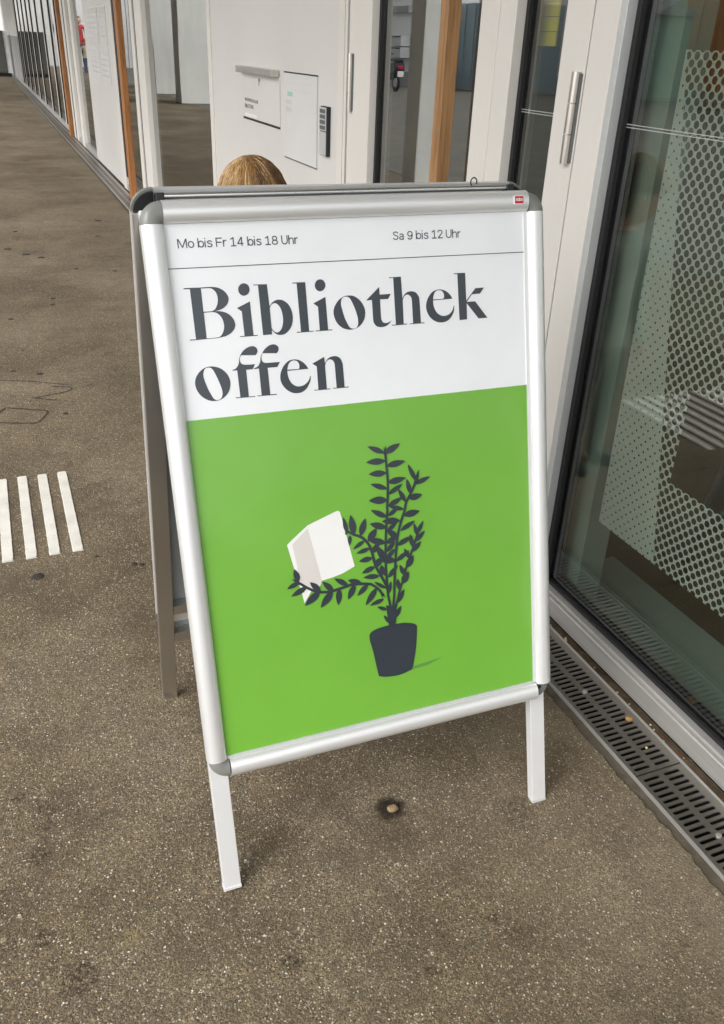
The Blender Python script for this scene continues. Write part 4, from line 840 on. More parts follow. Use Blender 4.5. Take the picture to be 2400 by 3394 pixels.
# black shadow joint, frame, white service panel
box('gasket', M['black'], 1.165, 1.212, 2.972, 2.988, 0.0, ZT, lib)
for a, b_, x in ((2.989, 3.012, XF), (3.012, 3.018, XF + 0.008), (3.018, 3.045, XF), (3.045, 3.05, XF + 0.008), (3.05, 3.078, XF + 0.002)):
    box('mullion', M['frame'], x, XB, a, b_, 0, ZT, lib)
service = box('service_panel', M['panel'], XF + 0.006, XB, 3.079, 4.965, 0.012, ZT, lib)
post(4.966, 4.992); post(4.996, 5.05, x0=XF + 0.003)
base_rail(5.05, 7.05, lib); pane(5.051, 7.099, lib)
gasket(7.05, 7.10, lib)
post(7.10, 7.40); box('gasket', M['black'], XF + 0.01, 1.212, 7.40, 7.49, 0, ZT, lib)
post(7.49, 7.64)
base_rail(7.64, 8.58, lib); pane(7.641, 8.619, lib)
wp = thing('wooden_post', 'nearer orange wooden post in front of the far facade', 'post', (1.13, 8.05, 0))
MB().box(1.110, 1.1555, 7.985, 8.135, 0.0, ZT).build('shaft', M['wood_o'], wp, bevel=0.003)
box('gasket', M['black'], XF + 0.004, 1.212, 8.54, 8.62, 0.12, ZT, lib)
post(8.62, 8.80)
box('notice_panel', M['panel'], XF + 0.004, XB, 8.80, 10.9, 0.012, ZT, lib)
base_rail(10.9, 12.1, lib); pane(10.901, 12.139, lib)
gasket(12.05, 12.14, lib); post(12.14, 12.42); base_rail(12.42, 12.86, lib); pane(12.421, 12.859, lib)
post(12.86, 13.10); box('gasket', M['black'], XF + 0.004, 1.212, 13.10, 13.26, 0, ZT, lib); post(13.26, 13.44)
wp2 = thing('wooden_post', 'farther reddish wooden post in front of the far facade', 'post', (1.13, 13.6, 0))
MB().box(1.106, 1.1555, 13.50, 13.67, 0.0, ZT).build('shaft', M['wood_o'], wp2, bevel=0.003)
yy = [13.70, 14.9, 16.0, 17.4, 19.1, 20.7, 22.1, 23.7, 25.4, 27.2]
for a, b_ in zip(yy[:-1], yy[1:]):
    base_rail(a, b_ - 0.1, lib); pane(a, b_ - 0.101, lib)
    post(b_ - 0.10, b_, x0=1.176); box('gasket', M['black'], 1.1785, 1.191, b_ - 0.13, b_ - 0.1005, 0.06, ZT, lib)
box('base_kerb', M['base'], 1.1552, 1.1865, 27.2, 45, 0.0, 0.055, lib)
for k in range(12):
    y0 = 27.22 + k * 1.4
    box('wall_board', M['concrete'], XF + 0.008, 1.4, y0, y0 + 1.39, 1.145, ZT, lib)
    box('wall_board', M['concrete_d'], XF, 1.4, y0, y0 + 1.39, 0.05, 1.143, lib)

# inside
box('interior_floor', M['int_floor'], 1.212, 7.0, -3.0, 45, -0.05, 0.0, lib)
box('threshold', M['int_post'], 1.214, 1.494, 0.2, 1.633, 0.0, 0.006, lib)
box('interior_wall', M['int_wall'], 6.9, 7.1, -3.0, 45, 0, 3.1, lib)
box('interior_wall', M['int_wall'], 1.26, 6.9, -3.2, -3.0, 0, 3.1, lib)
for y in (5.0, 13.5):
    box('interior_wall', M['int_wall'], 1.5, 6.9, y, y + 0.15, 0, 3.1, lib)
box('interior_post', M['int_post'], 1.235, 1.31, 1.460, 1.60, 0.006, 3.05, lib, bevel=0.002)
box('fixed_glazing', M['glass'], 1.1945, 1.2025, -2.9, DR0 - 0.02, 0.02, ZT, lib)
post(DR0 - 0.1, DR0 - 0.003)
brown = thing('wooden_cabinet', 'brown wooden cabinet inside the library behind the dotted film', 'cabinet', (3.1, 2.6, 0))
MB().box(3.0, 3.5, 1.2, 3.53, 1.08, 2.6).build('carcass', M['brownpanel'], brown)
MB().box(3.05, 3.5, 1.2, 3.50, 0.08, 1.075).build('base_cabinet', M['int_wall'], brown)
MB().box(3.1, 3.5, 1.25, 3.45, 0.0, 0.08).build('plinth', M['dark'], brown)
mint = thing('curtain', 'pale green curtain hanging inside behind the right-hand glass', 'curtain', (3.0, 3.8, 1.3))
cv, cf = [], []
for i in range(61):
    y = 3.60 + 0.40 * i / 60
    x = 3.0 + 0.022 * math.sin(i * 1.25)
    cv += [(x, y, 1.36), (x, y, 2.9)]
for i in range(60): cf.append((2 * i, 2 * i + 2, 2 * i + 3, 2 * i + 1))
co = MB().add(cv, cf).build('cloth', M['mint'], mint, smooth='all'); sm = co.modifiers.new('thick', 'SOLIDIFY'); sm.thickness = 0.004
yel = thing('roller_blind', 'yellow slatted blind inside the narrow side window', 'blind', (1.25, 1.95, 1.3))
for k in range(28):
    MB().box(1.245, 1.249, 1.895, 2.010, 1.283 + k * 0.03, 1.283 + k * 0.03 + 0.0288).build('slat', M['yellow'], yel)

# canopy over the walkway
canopy = thing('canopy_roof', 'concrete canopy slab over the walkway', 'roof', (-1, 10, 3.2))
MB().box(-1.58, 7.2, -1.6, 36, 3.1, 3.4).build('slab', M['concrete'], canopy)

# ------------------------------------------------------------------ the A-board
SU = Vector((0.99979648, -0.01908192, 0.00654749)); SV = Vector((-0.00102576, 0.27604782, 0.96114335)); SN = SU.cross(SV)
SO = Vector((0.2107716, 0.93554025, 0.0))
sm_ = Matrix((SU, SV, SN)).transposed().to_4x4(); sm_.translation = SO
sign = thing('pavement_sign', 'white metal A-board with green plant poster reading Bibliothek offen', 'sign', mat=sm_)
SI = sm_.inverted()

UL, UR, VT, VB = 0.0, 0.5800, 1.0820, 0.2560
RAIL = [(0.000, 0.0005), (0.0008, 0.0050), (0.0040, 0.0085), (0.0090, 0.0108), (0.0150, 0.0118), (0.0210, 0.0112), (0.0265, 0.0088), (0.0302, 0.0048), (0.0320, -0.001), (0.0320, -0.008), (0.000, -0.008)]
RS = [(a * 0.955, n) for a, n in RAIL]


def rail(name, p0, p1, A, prof=RAIL, mat='alu'):
    return MB().sweep(prof, [(p0, A, (0, 0, 1)), (p1, A, (0, 0, 1))]).build(name, M[mat], sign, local=True, smooth=True)


rail('left_rail', (UL, VB - 0.0005, 0), (UL, VT - 0.0005, 0), (-1, 0, 0))
rail('right_rail', (UR, VB - 0.003, 0), (UR, VT - 0.0015, 0), (1, 0, 0), RS)
rail('top_rail', (UL + 0.0006, VT, 0), (UR - 0.0006, VT, 0), (0, 1, 0))
rail('bottom_rail', (UL + 0.004, VB - 0.002, 0), (UR - 0.0015, VB - 0.002, 0), (0, -1, 0), [(a, n) for a, n in RAIL])


def corner(u, v, a0, a1, sc=0.985, lift=-0.0004):
    fr = []
    for k in range(13):
        a = a0 + (a1 - a0) * k / 12
        fr.append(((u, v, lift), (math.cos(a) * sc, math.sin(a) * sc, 0), (0, 0, 1)))
    prof = [(max(a, 0.0004), n * 0.97) for a, n in RAIL]
    return MB().sweep(prof, fr).build('corner_cap', M['corner'], sign, local=True, smooth=True)


corner(UL, VT, math.pi, math.pi / 2)
corner(UR + 0.0006, VT - 0.0012, math.pi / 2, 0, 0.94)
corner(UL + 0.002, VB - 0.0012, math.pi, 1.5 * math.pi)
# open snap corner, bottom right: recessed half-round fitting
pr = [(0.0, 0.0), (0.026, 0.0)] + [(0.026 * math.cos(-t), 0.026 * math.sin(-t)) for t in [i * math.pi / 2 / 8 for i in range(1, 9)]]
MB().prism([(UR - 0.001 + a, VB - 0.0035 + b) for a, b in pr], -0.004, 0.0015, 2).build('snap_fitting', M['dark_plastic'], sign, local=True)
MB().prism([(UR + 0.006 + 0.0035 * math.cos(t), VB - 0.011 + 0.0035 * math.sin(t)) for t in [i * math.pi / 5 for i in range(10)]], 0.0015, 0.0035, 2).build('snap_pin', M['black'], sign, local=True)

# inner lips and clear sheet edge
MB().box(UR - 0.0058, UR, VB, VT, -0.002, 0.0022).build('inner_lip', M['alu_leg'], sign, local=True)
MB().box(UL, UR - 0.006, VB - 0.002, VB + 0.0035, -0.002, 0.0026).build('inner_lip', M['strip'], sign, local=True)
# legs (square tube running behind the frame down to the ground)
for u0, u1, v0 in ((-0.0291, 0.0005, 0.0052), (0.5726, 0.6020, -0.0037)):
    leg = MB().box(u0, u1, v0 + 0.006, VT + 0.02, -0.026, -0.0085).build('leg', M['alu_leg'], sign, local=True, bevel=0.001)
    MB().box(u0 - 0.0006, u1 + 0.0006, v0, v0 + 0.0065, -0.0266, -0.0079).build('foot_cap', M['strip' if u0 > 0 else 'alu_leg'], leg, local=True, bevel=0.001)
MB().box(UL, UR, VB - 0.03, VT + 0.03, -0.0075, -0.0035).build('backing_sheet', M['back'], sign, local=True)
MB().box(0.0005, 0.5726, VT - 0.005, VT + 0.02, -0.026, -0.0085).build('cross_tube', M['alu_leg'], sign, local=True)
MB().box(0.0005, 0.5726, VB - 0.025, VB - 0.003, -0.026, -0.0085).build('cross_tube', M['alu_leg'], sign, local=True)

# rear half of the A: the same frame leaning the other way
RT = Vector((0.0, 1.279, 1.084)); RB = Vector((0.0, 1.484, 0.0))
rv = (RT - RB).normalized(); ru = Vector((1, -0.006, 0)).normalized(); ru = (ru - rv * ru.dot(rv)).normalized()
rn = ru.cross(rv)          # towards the camera side
rO = Vector((0.1745, 1.484, 0.0))
rm = SI @ (Matrix((ru, rv, rn)).transposed().to_4x4()); rm = rm.copy()
rmw = Matrix((ru, rv, rn)).transposed().to_4x4(); rmw.translation = rO
RL = SI @ rmw


def rear(mb, name, mat, par=None, **kw):
    mb.v = [RL @ p for p in mb.v]
    return mb.build(name, M[mat], par or sign, local=True, **kw)


HR = (RT - RB).length
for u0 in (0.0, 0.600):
    rl = rear(MB().box(u0, u0 + 0.0300, 0.004, HR - 0.03, 0.004, 0.0225), 'rear_leg', 'rear_alu', bevel=0.001)
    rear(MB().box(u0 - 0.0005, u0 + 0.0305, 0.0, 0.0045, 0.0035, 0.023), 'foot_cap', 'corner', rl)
rear(MB().box(0.03, 0.600, 0.27, 1.06, -0.002, 0.002), 'rear_backing_sheet', 'back')
rear(MB().box(0.0305, 0.5995, 0.262, 0.285, 0.003, 0.0225), 'rear_cross_tube', 'rear_alu')
rear(MB().box(0.0305, 0.5995, 0.185, 0.207, 0.003, 0.0225), 'rear_cross_tube', 'rear_alu')
rear(MB().box(0.0305, 0.5995, 0.207, 0.262, -0.001, 0.002), 'rear_lower_sheet', 'back')
rear(MB().box(0.0305, 0.5995, HR - 0.055, HR - 0.03, 0.004, 0.0225), 'rear_cross_tube', 'rear_alu')
# rear snap frame, its top edge shows above the front
prof2 = [(a, -n) for a, n in RAIL]
HT = HR - 0.033
for nm, p0, p1, A in (('rear_top_rail', (0.031, HT, 0), (0.606, HT, 0), (0, 1, 0)), ('rear_left_rail', (0.030, 0.26, 0), (0.030, HT, 0), (-1, 0, 0)),
                      ('rear_right_rail', (0.607, 0.26, 0), (0.607, HT, 0), (1, 0, 0)), ('rear_bottom_rail', (0.031, 0.26, 0), (0.606, 0.26, 0), (0, -1, 0))):
    rear(MB().sweep(prof2, [(p0, A, (0, 0, 1)), (p1, A, (0, 0, 1))]), nm, 'alu', smooth=True)
for u, v, a0, a1 in ((0.0305, HT, math.pi, math.pi / 2), (0.6065, HT, math.pi / 2, 0)):
    fr = [((u, v, 0), (math.cos(a0 + (a1 - a0) * k / 10), math.sin(a0 + (a1 - a0) * k / 10), 0), (0, 0, 1)) for k in range(11)]
    rear(MB().sweep([(max(a, .0004), n) for a, n in prof2], fr), 'rear_corner_cap', 'corner', smooth=True)
    rear(MB().sweep([(0.0006, 0.0082), (0.0288, 0.0082), (0.0288, 0.0125), (0.0006, 0.0125)], fr), 'corner_gap_shade', 'black')  # black piece drawn as the shade in the gap between the two frames
# hinge rod and end brackets between the two halves
p_a = SI @ Vector((0.212, 1.2600, 1.0730)); p_b = SI @ Vector((0.768, 1.2490, 1.0765))
MB().tube([p_a, p_b], 0.0042, 12).build('hinge_rod', M['chrome'], sign, local=True, smooth=True)
for p in (p_a, p_b):
    MB().box(p.x - 0.006, p.x + 0.006, p.y - 0.02, p.y + 0.004, p.z - 0.012, p.z + 0.007).build('hinge_bracket', M['black'], sign, local=True, bevel=0.001)
MB().box(UL + 0.002, UR - 0.002, VT + 0.0205, VT + 0.0305, -0.022, -0.0085).build('hinge_strip', M['dark_plastic'], sign, local=True)
ring = [Vector((0.714 + 0.0055 * math.cos(t), 1.268, 1.0830 + 0.0065 * math.sin(t))) for t in [i * math.pi / 8 - 0.5 for i in range(13)]]
MB().tube([SI @ p for p in ring], 0.0011, 6).build('wire_hook', M['black'], sign, local=True, smooth=True)


# ---- the poster and its print (flat sheets a fraction of a millimetre apart)
def curve_mesh(paths, name):
    cu_ = bpy.data.curves.new(name, 'CURVE'); cu_.dimensions = '2D'; cu_.fill_mode = 'BOTH'
    for P in paths:
        sp = cu_.splines.new('POLY'); sp.points.add(len(P) - 1)
        for q, (a, b) in zip(sp.points, P): q.co = (a, b, 0, 1)
        sp.use_cyclic_u = True
    ob = bpy.data.objects.new(name, cu_); COL.objects.link(ob)
    dg = bpy.context.evaluated_depsgraph_get()
    me = bpy.data.meshes.new_from_object(ob.evaluated_get(dg))
    bpy.data.objects.remove(ob); bpy.data.curves.remove(cu_)
    me.name = name
    return me


def dec(s): return [tuple(int(t) * 1e-4 for t in q.split(',')) for q in s.split()]


def flat(name, paths, mat, n, parent, label=None):
    me = curve_mesh(paths, name)
    me.materials.clear(); me.materials.append(M[mat])
    for p in me.polygons: p.material_index = 0
    o = link(name, me, parent); o.location = (0, 0, n)
    if label: o['label'] = label
    return o


def text_mesh(body, name, size=1.0, bold=0.0, spacing=1.0):
    fc = bpy.data.curves.new(name, 'FONT'); fc.body = body; fc.size = size; fc.offset = bold; fc.space_character = spacing
    ob = bpy.data.objects.new(name, fc); COL.objects.link(ob)
    dg = bpy.context.evaluated_depsgraph_get()
    me = bpy.data.meshes.new_from_object(ob.evaluated_get(dg))
    bpy.data.objects.remove(ob); bpy.data.curves.remove(fc)
    return me


def fit_text(body, name, mat, parent, x0, x1, y, h=None, n=0.0, bold=0.0, mw=None):
    """text laid between x0 and x1 on baseline y (cap height h) in the parent's plane, or in plane mw"""
    me = text_mesh(body, name, 1.0, bold)
    xs = [v.co.x for v in me.vertices]; ysx = [v.co.y for v in me.vertices]
    sx = (x1 - x0) / (max(xs) - min(xs))
    sy = sx if h is None else h / max(ysx)
    for v in me.vertices: v.co = ((v.co.x - min(xs)) * sx + x0, v.co.y * sy + y, n)
    if mw is not None: me.transform(mw)
    me.materials.clear(); me.materials.append(M[mat])
    for p in me.polygons: p.material_index = 0
    return link(name, me, parent)



# ---- a plain grotesque lettering drawn as strokes (cap height 1)
def _arc(cx, cy, rx, ry, a0=0, a1=360, n=24):
    return [(cx + rx * math.cos(R(a0 + (a1 - a0) * i / n)), cy + ry * math.sin(R(a0 + (a1 - a0) * i / n))) for i in range(n + 1)]


def _cr(P, n=5):
    Q = []
    for i in range(len(P) - 1):
        p0, p1, p2, p3 = P[max(i - 1, 0)], P[i], P[i + 1], P[min(i + 2, len(P) - 1)]
        for k in range(n):
            t = k / n
            Q.append(tuple(0.5 * (2 * p1[j] + (p2[j] - p0[j]) * t + (2 * p0[j] - 5 * p1[j] + 4 * p2[j] - p3[j]) * t * t + (3 * p1[j] - p0[j] - 3 * p2[j] + p3[j]) * t ** 3) for j in (0, 1)))
    return Q + [P[-1]]


_s = [(.46, .56), (.40, .655), (.27, .685), (.13, .65), (.09, .55), (.14, .455), (.27, .39), (.40, .33), (.455, .22), (.40, .11), (.27, .055), (.13, .09), (.06, .19)]
GLYPH = {
    'M': ([[(.06, 0), (.06, 1)], [(.09, .99), (.43, .06)], [(.43, .06), (.77, .99)], [(.80, 1), (.80, 0)]], .90),
    'o': ([_arc(.30, .37, .235, .315)], .61),
    'b': ([[(.06, 0), (.06, 1.02)], _arc(.31, .37, .225, .315)], .62),
    'i': ([[(.06, 0), (.06, .74)], [(.06, .90), (.06, 1.02)]], .20),
    's': ([_cr(_s)], .54),
    'F': ([[(.06, 0), (.06, 1)], [(.06, .945), (.58, .945)], [(.06, .50), (.53, .50)]], .64),
    'r': ([[(.06, 0), (.06, .74)], _cr([(.07, .42), (.10, .58), (.20, .67), (.34, .685)])], .38),
    '1': ([[(.32, 0), (.32, 1)], [(.32, .95), (.06, .76)], [(.06, .055), (.56, .055)]], .64),
    '4': ([[(.44, 0), (.44, 1)], [(.42, .96), (.06, .29)], [(.02, .275), (.60, .275)]], .67),
    '8': ([_arc(.31, .725, .20, .22), _arc(.31, .28, .24, .225)], .64),
    'U': ([[(.07, 1), (.07, .36)], _arc(.325, .36, .255, .305, 180, 360, 14), [(.58, .36), (.58, 1)]], .68),
    'h': ([[(.06, 0), (.06, 1.02)], _cr([(.07, .42), (.12, .60), (.27, .685), (.41, .64), (.465, .50), (.465, 0)])], .57),
    'n': ([[(.06, 0), (.06, .74)], _cr([(.07, .42), (.12, .60), (.27, .685), (.41, .64), (.465, .50), (.465, 0)])], .57),
    'S': ([_cr([(x * 1.22, y / .74 * (1.0 if y > .3 else 1.0)) for x, y in _s])], .66),
    'a': ([[(.43, 0), (.43, .48)], _cr([(.43, .45), (.41, .60), (.27, .685), (.13, .63), (.09, .54)]), _cr([(.43, .42), (.25, .385), (.09, .30), (.075, .17), (.15, .065), (.27, .055), (.39, .13), (.43, .25)])], .56),
    '9': ([_arc(.30, .67, .225, .275), _cr([(.525, .67), (.52, .40), (.43, .14), (.27, .055), (.13, .10), (.08, .2)])], .62),
    '2': ([_cr([(.07, .70), (.11, .87), (.29, .945), (.46, .89), (.51, .74), (.45, .58), (.10, .09)]), [(.06, .055), (.56, .055)]], .61),
    ' ': ([], .27)}


def stroke_text(body, name, mat, parent, x0, x1, y, h, n, wt=0.118, dy=0.0):
    mb = MB(); cx = 0.0; layer = 0
    tot = sum(GLYPH[ch][1] for ch in body) - 0.08
    sx = (x1 - x0) / tot
    for ch in body:
        for P in GLYPH[ch][0]:
            P = [Vector((cx + a, b, 0)) for a, b in P]
            closed = (P[0] - P[-1]).length < 1e-4
            if closed: P = P[:-1]
            vs_, fs = [], []
            N_ = len(P)
            for i, p in enumerate(P):
                d = (P[(i + 1) % N_] - P[i - 1]) if closed else (P[min(i + 1, N_ - 1)] - P[max(i - 1, 0)])
                d = Vector((d.x * sx, d.y * h, 0)).normalized(); nn = Vector((-d.y, d.x, 0)) * wt * 0.5 * h
                for q in (nn, -nn):
                    X = x0 + (p.x) * sx + q.x
                    vs_.append((X, y + p.y * h + q.y + dy * (X - x0) / (x1 - x0), n + layer * 0.00001))
            for i in range(N_ if closed else N_ - 1):
                j = (i + 1) % N_
                fs.append((2 * i, 2 * i + 1, 2 * j + 1, 2 * j))
            mb.add(vs_, fs); layer += 1
            if layer > 12: layer = 0
        cx += GLYPH[ch][1]
    return mb.build(name, M[mat], parent, local=True, recalc=False)


poster = MB().box(UL + 0.0002, UR - 0.003, VB + 0.0005, VT - 0.0003, -0.0030, 0.0).build('poster', M['paper'], sign, local=True)
poster['label'] = 'white and green library poster behind a clear sheet'
flat('green_field', [[(0.0003, 0.8064), (0.0003, 0.2570), (0.5739, 0.2570), (0.5739, 0.8035)]], 'green', 0.0004, poster)
flat('rule', [[(0.0003, 1.0224), (0.0003, 1.0212), (0.5739, 1.0181), (0.5739, 1.0193)]], 'ink2', 0.0004, poster)
for s in LETTERS:
    flat('letter', [dec(q) for q in s.split('|')], 'ink', 0.0004, poster)
stroke_text('Mo bis Fr 14 bis 18 Uhr', 'opening_hours', 'ink2', poster, 0.0165, 0.1922, 1.0490, 0.0126, 0.0004, dy=-0.0014)
stroke_text('Sa 9 bis 12 Uhr', 'opening_hours', 'ink2', poster, 0.3443, 0.4598, 1.0467, 0.0126, 0.0004, dy=-0.0008)
flat('pot_shadow', [dec(POTSHADOW)], 'greenshadow', 0.0007, poster)
flat('book_cover', [dec(BOOKW)], 'bookw', 0.0009, poster)
flat('book_page', [dec(BOOKG)], 'bookg', 0.0012, poster)
flat('plant_pot', [dec(POT)], 'ink', 0.0014, poster)
for s in LEAVES:
    flat('leaf', [dec(s)], 'ink', 0.0016 + random.random() * 0.0002, poster)
# brand plate on the top rail
def rrect(u0, u1, v0, v1, r_, n_=5):
    P = []
    for cx, cy, a in ((u1 - r_, v1 - r_, 0), (u0 + r_, v1 - r_, 90), (u0 + r_, v0 + r_, 180), (u1 - r_, v0 + r_, 270)):
        P += [(cx + r_ * math.cos(R(a + 90 * k / n_)), cy + r_ * math.sin(R(a + 90 * k / n_))) for k in range(n_ + 1)]
    return P


MB().prism(rrect(0.5516, 0.5695, 1.0915, 1.1048, 0.002), 0.0100, 0.0124, 2).build('badge_border', M['white'], sign, local=True)
bd = MB().prism(rrect(0.5528, 0.5682, 1.0927, 1.1036, 0.0014), 0.0124, 0.0128, 2).build('badge', M['red'], sign, local=True)
stroke_text('nobo', 'badge_text', 'white', bd, 0.5543, 0.5667, 1.0962, 0.0054, 0.0130, wt=0.17)

# ------------------------------------------------------------------ tactile paving
tac = thing('tactile_paving', 'field of raised white guide bars glued on the asphalt left of the sign', 'tactile paving', (-0.2, 2.4, 0))
for k in range(34):
    xr = 0.0795 - 0.0612 * k
    b = MB()
    L0, L1 = 2.155 + random.uniform(-0.004, 0.004), 2.673 + random.uniform(-0.004, 0.004)
    nseg = 26
    vs_, fs = [], []
    w = 0.0295
    for i in range(nseg + 1):
        y = L0 + (L1 - L0) * i / nseg
        j = 0.0011 * noise.noise((k * 7.1, y * 60, 0)); j2 = 0.0011 * noise.noise((k * 7.1 + 50, y * 60, 0))
        e = 0.002 if i in (0, nseg) else 0
        vs_ += [(xr - w + j, y, 0.0), (xr - w + 0.0012 + j + e, y, 0.0040), (xr - 0.0012 + j2 - e, y, 0.0040), (xr + j2, y, 0.0)]
    for i in range(nseg):
        for q in range(3): fs.append((i * 4 + q, i * 4 + q + 1, i * 4 + q + 5, i * 4 + q + 4))
    fs += [(0, 1, 2, 3), (nseg * 4 + 3, nseg * 4 + 2, nseg * 4 + 1, nseg * 4)]
    b.add(vs_, fs).build('guide_bar', M['tactile'], tac)

# ------------------------------------------------------------------ things on the white service panel
PX = XF + 0.006
FM = Matrix(((0, 0, -1, 0), (-1, 0, 0, 0), (0, 1, 0, 0), (0, 0, 0, 1)))      # text plane: right = -y, up = z, facing -x
slot = thing('book_return', 'book return flap with long steel grip on the white panel', 'book return', (PX, 4.05, 1.05))
MB().box(PX - 0.004, PX - 0.0002, 3.762, 4.350, 0.953, 1.140).build('flap', M['panel'], slot, bevel=0.001)
MB().box(PX - 0.038, PX - 0.004, 3.800, 4.345, 1.1405, 1.1665).build('grip', M['hinge'], slot, bevel=0.002)
MB().box(PX - 0.0385, PX - 0.0042, 3.770, 3.7995, 1.1410, 1.1660).build('grip_end', M['hinge'], slot, bevel=0.001)
MB().box(PX - 0.0022, PX - 0.0003, 3.765, 4.355, 0.9435, 0.9525).build('shadow_gap', M['black'], slot)
MB().tube([(PX - 0.010, 4.055, 1.118), (PX - 0.001, 4.055, 1.118)], 0.007, 14).build('lock', M['hinge'], slot, smooth=True)
MB().box(PX - 0.0115, PX - 0.010, 4.052, 4.058, 1.095, 1.122).build('key', M['hinge'], slot)
for body, y0, y1, z in (('MEDIENRÜCKGABE', 4.310, 4.085, 1.0215), ('BIBLIOTHEK', 4.312, 4.165, 0.9935)):
    mw = WM[slot].inverted() @ Matrix.Translation((PX - 0.0046, 0, 0)) @ FM
    fit_text(body, 'lettering', 'ink', slot, -y0, -y1, z, 0.0165, 0.0, 0.01, mw=mw)
MB().box(PX - 0.0046, PX - 0.0041, 4.115, 4.312, 0.9575, 0.9715).build('sticker', M['white'], slot)

notice = thing('notice_board', 'white framed notice sheet between the book return and the keypad', 'notice', (PX, 3.5, 1.0))
MB().box(PX - 0.003, PX - 0.0003, 3.296, 3.694, 0.848, 1.162).build('sheet', M['paper2'], notice)
MB().box(PX - 0.005, PX - 0.0003, 3.290, 3.696, 1.1622, 1.1665).build('top_clip', M['black'], notice)
MB().box(PX - 0.005, PX - 0.0003, 3.290, 3.696, 0.8440, 0.8478).build('bottom_clip', M['dark_plastic'], notice)
MB().box(PX - 0.0042, PX - 0.0003, 3.290, 3.2955, 0.848, 1.162).build('edge', M['strip'], notice)
for z0, z1, mt, y0, y1 in ((1.079, 1.096, 'mint', 3.59, 3.655), (1.050, 1.066, 'bookg', 3.605, 3.672), (1.022, 1.040, 'bookg', 3.605, 3.672)):
    MB().box(PX - 0.0036, PX - 0.0031, y0, y1, z0, z1).build('printed_block', M[mt], notice)
for z in (1.128, 1.103):
    MB().box(PX - 0.0036, PX - 0.0031, 3.36, 3.66, z, z + 0.0012).build('printed_line', M['bookg'], notice)

kp = thing('keypad', 'grey and black access keypad at the right edge of the white panel', 'keypad', (PX, 3.2, 0.98))
MB().box(PX - 0.016, PX - 0.0003, 3.150, 3.222, 0.905, 1.071).build('housing', M['black'], kp, bevel=0.003)
fp = MB().box(PX - 0.0195, PX - 0.0162, 3.153, 3.219, 0.990, 1.068).build('key_field', M['strip'], kp, bevel=0.001)
for i in range(4):
    for j in range(3):
        MB().box(PX - 0.0215, PX - 0.0196, 3.158 + j * 0.0195, 3.173 + j * 0.0195, 0.995 + i * 0.018, 1.008 + i * 0.018).build('key', M['dark_plastic'], fp)
MB().box(PX - 0.0195, PX - 0.0162, 3.153, 3.219, 0.908, 0.987).build('reader_plate', M['strip'], kp, bevel=0.001)

# papers taped on the far notice panel
for yA, yB, z0, z1, lab in ((9.05, 9.62, 1.18, 1.50, 'upper right paper'), (9.66, 10.46, 1.19, 1.505, 'upper left paper'), (9.05, 9.70, 0.86, 1.17, 'lower right paper'), (9.75, 10.5, 0.86, 1.18, 'lower left paper')):
    t = thing('taped_paper', lab + ' of four white printed sheets taped to the far panel', 'paper', (XF, yA, z0), 'papers taped on the far panel')
    MB().box(XF + 0.0005, XF + 0.0036, yA, yB, z0, z1).build('sheet', M['paper2'], t)
    MB().box(XF - 0.0003, XF + 0.0004, yA + 0.02, yB - 0.02, z1 - 0.009, z1 - 0.004).build('heading', M['bookg'], t)
    for k in range(5):
        MB().box(XF - 0.0002, XF + 0.0004, yA + 0.06 + 0.03 * (k % 2), yB - 0.08, z1 - 0.07 - k * 0.045, z1 - 0.062 - k * 0.045).build('text_line', M['bookg'], t)

# ------------------------------------------------------------------ small litter
def blob(name, c, r, mat, label, cat, seed, group=None, flat_=0.6):
    mb = MB().ball((0, 0, 0), 1.0, 14, 9)
    for p in mb.v:
        k = 1 + 0.22 * noise.noise(p * 1.4 + Vector((seed, 0, 0))) + 0.10 * noise.noise(p * 3.5 + Vector((0, seed, 0)))
        p *= k
        p.x = p.x * r[0] + c[0]; p.y = p.y * r[1] + c[1]; p.z = p.z * r[2] + c[2]
    o = mb.build(name, M[mat], None, smooth='all')
    return tag(o, label, cat, group)


blob('pebble', (0.5225, 1.010, 0.0050), (0.0115, 0.0080, 0.0055), 'stone', 'tan pebble stuck in a dark hollow below the poster', 'stone', 3)
blob('dry_leaf', (1.1085, 1.060, 0.004), (0.0085, 0.0075, 0.0045), 'leaf', 'crumpled dry brown leaf lying on the drain grate', 'leaf', 9)
lit = MB()
for (x, y, s) in ((1.147, 1.358, 0.0042), (1.144, 1.352, 0.0036), (1.150, 1.362, 0.003), (1.1455, 1.148, 0.003), (1.147, 1.106, 0.0025), (1.149, 1.035, 0.003), (1.146, 1.02, 0.003),
                  (1.143, 0.985, 0.0025), (1.149, 1.24, 0.002), (1.144, 1.42, 0.0025), (1.150, 0.93, 0.002), (1.0905, 0.977, 0.0032)):
    lit.ball((x, y, -0.005 if x > 1.137 else 0.001), (s, s * 0.8, s * 0.7), 7, 5)
tag(lit.build('crumbs', M['crumb'], None, smooth='all'), 'pale crumbs of litter in the groove beside the drain', 'litter', None, 'stuff')
lv = MB()
for k in range(70):
    x = random.uniform(1.139, 1.156); y = random.uniform(0.85, 1.6); s = random.uniform(0.0015, 0.0045)
    lv.ball((x, y, -0.008), (s, s * random.uniform(0.5, 1.2), s * 0.35), 6, 4)
M['debris'] = simple('debris', (0.13, 0.055, 0.03), 0.8, 0, 0.7, 300)
tag(lv.build('leaf_debris', M['debris'], None), 'reddish brown leaf debris in the groove by the glass door', 'debris', None, 'stuff')


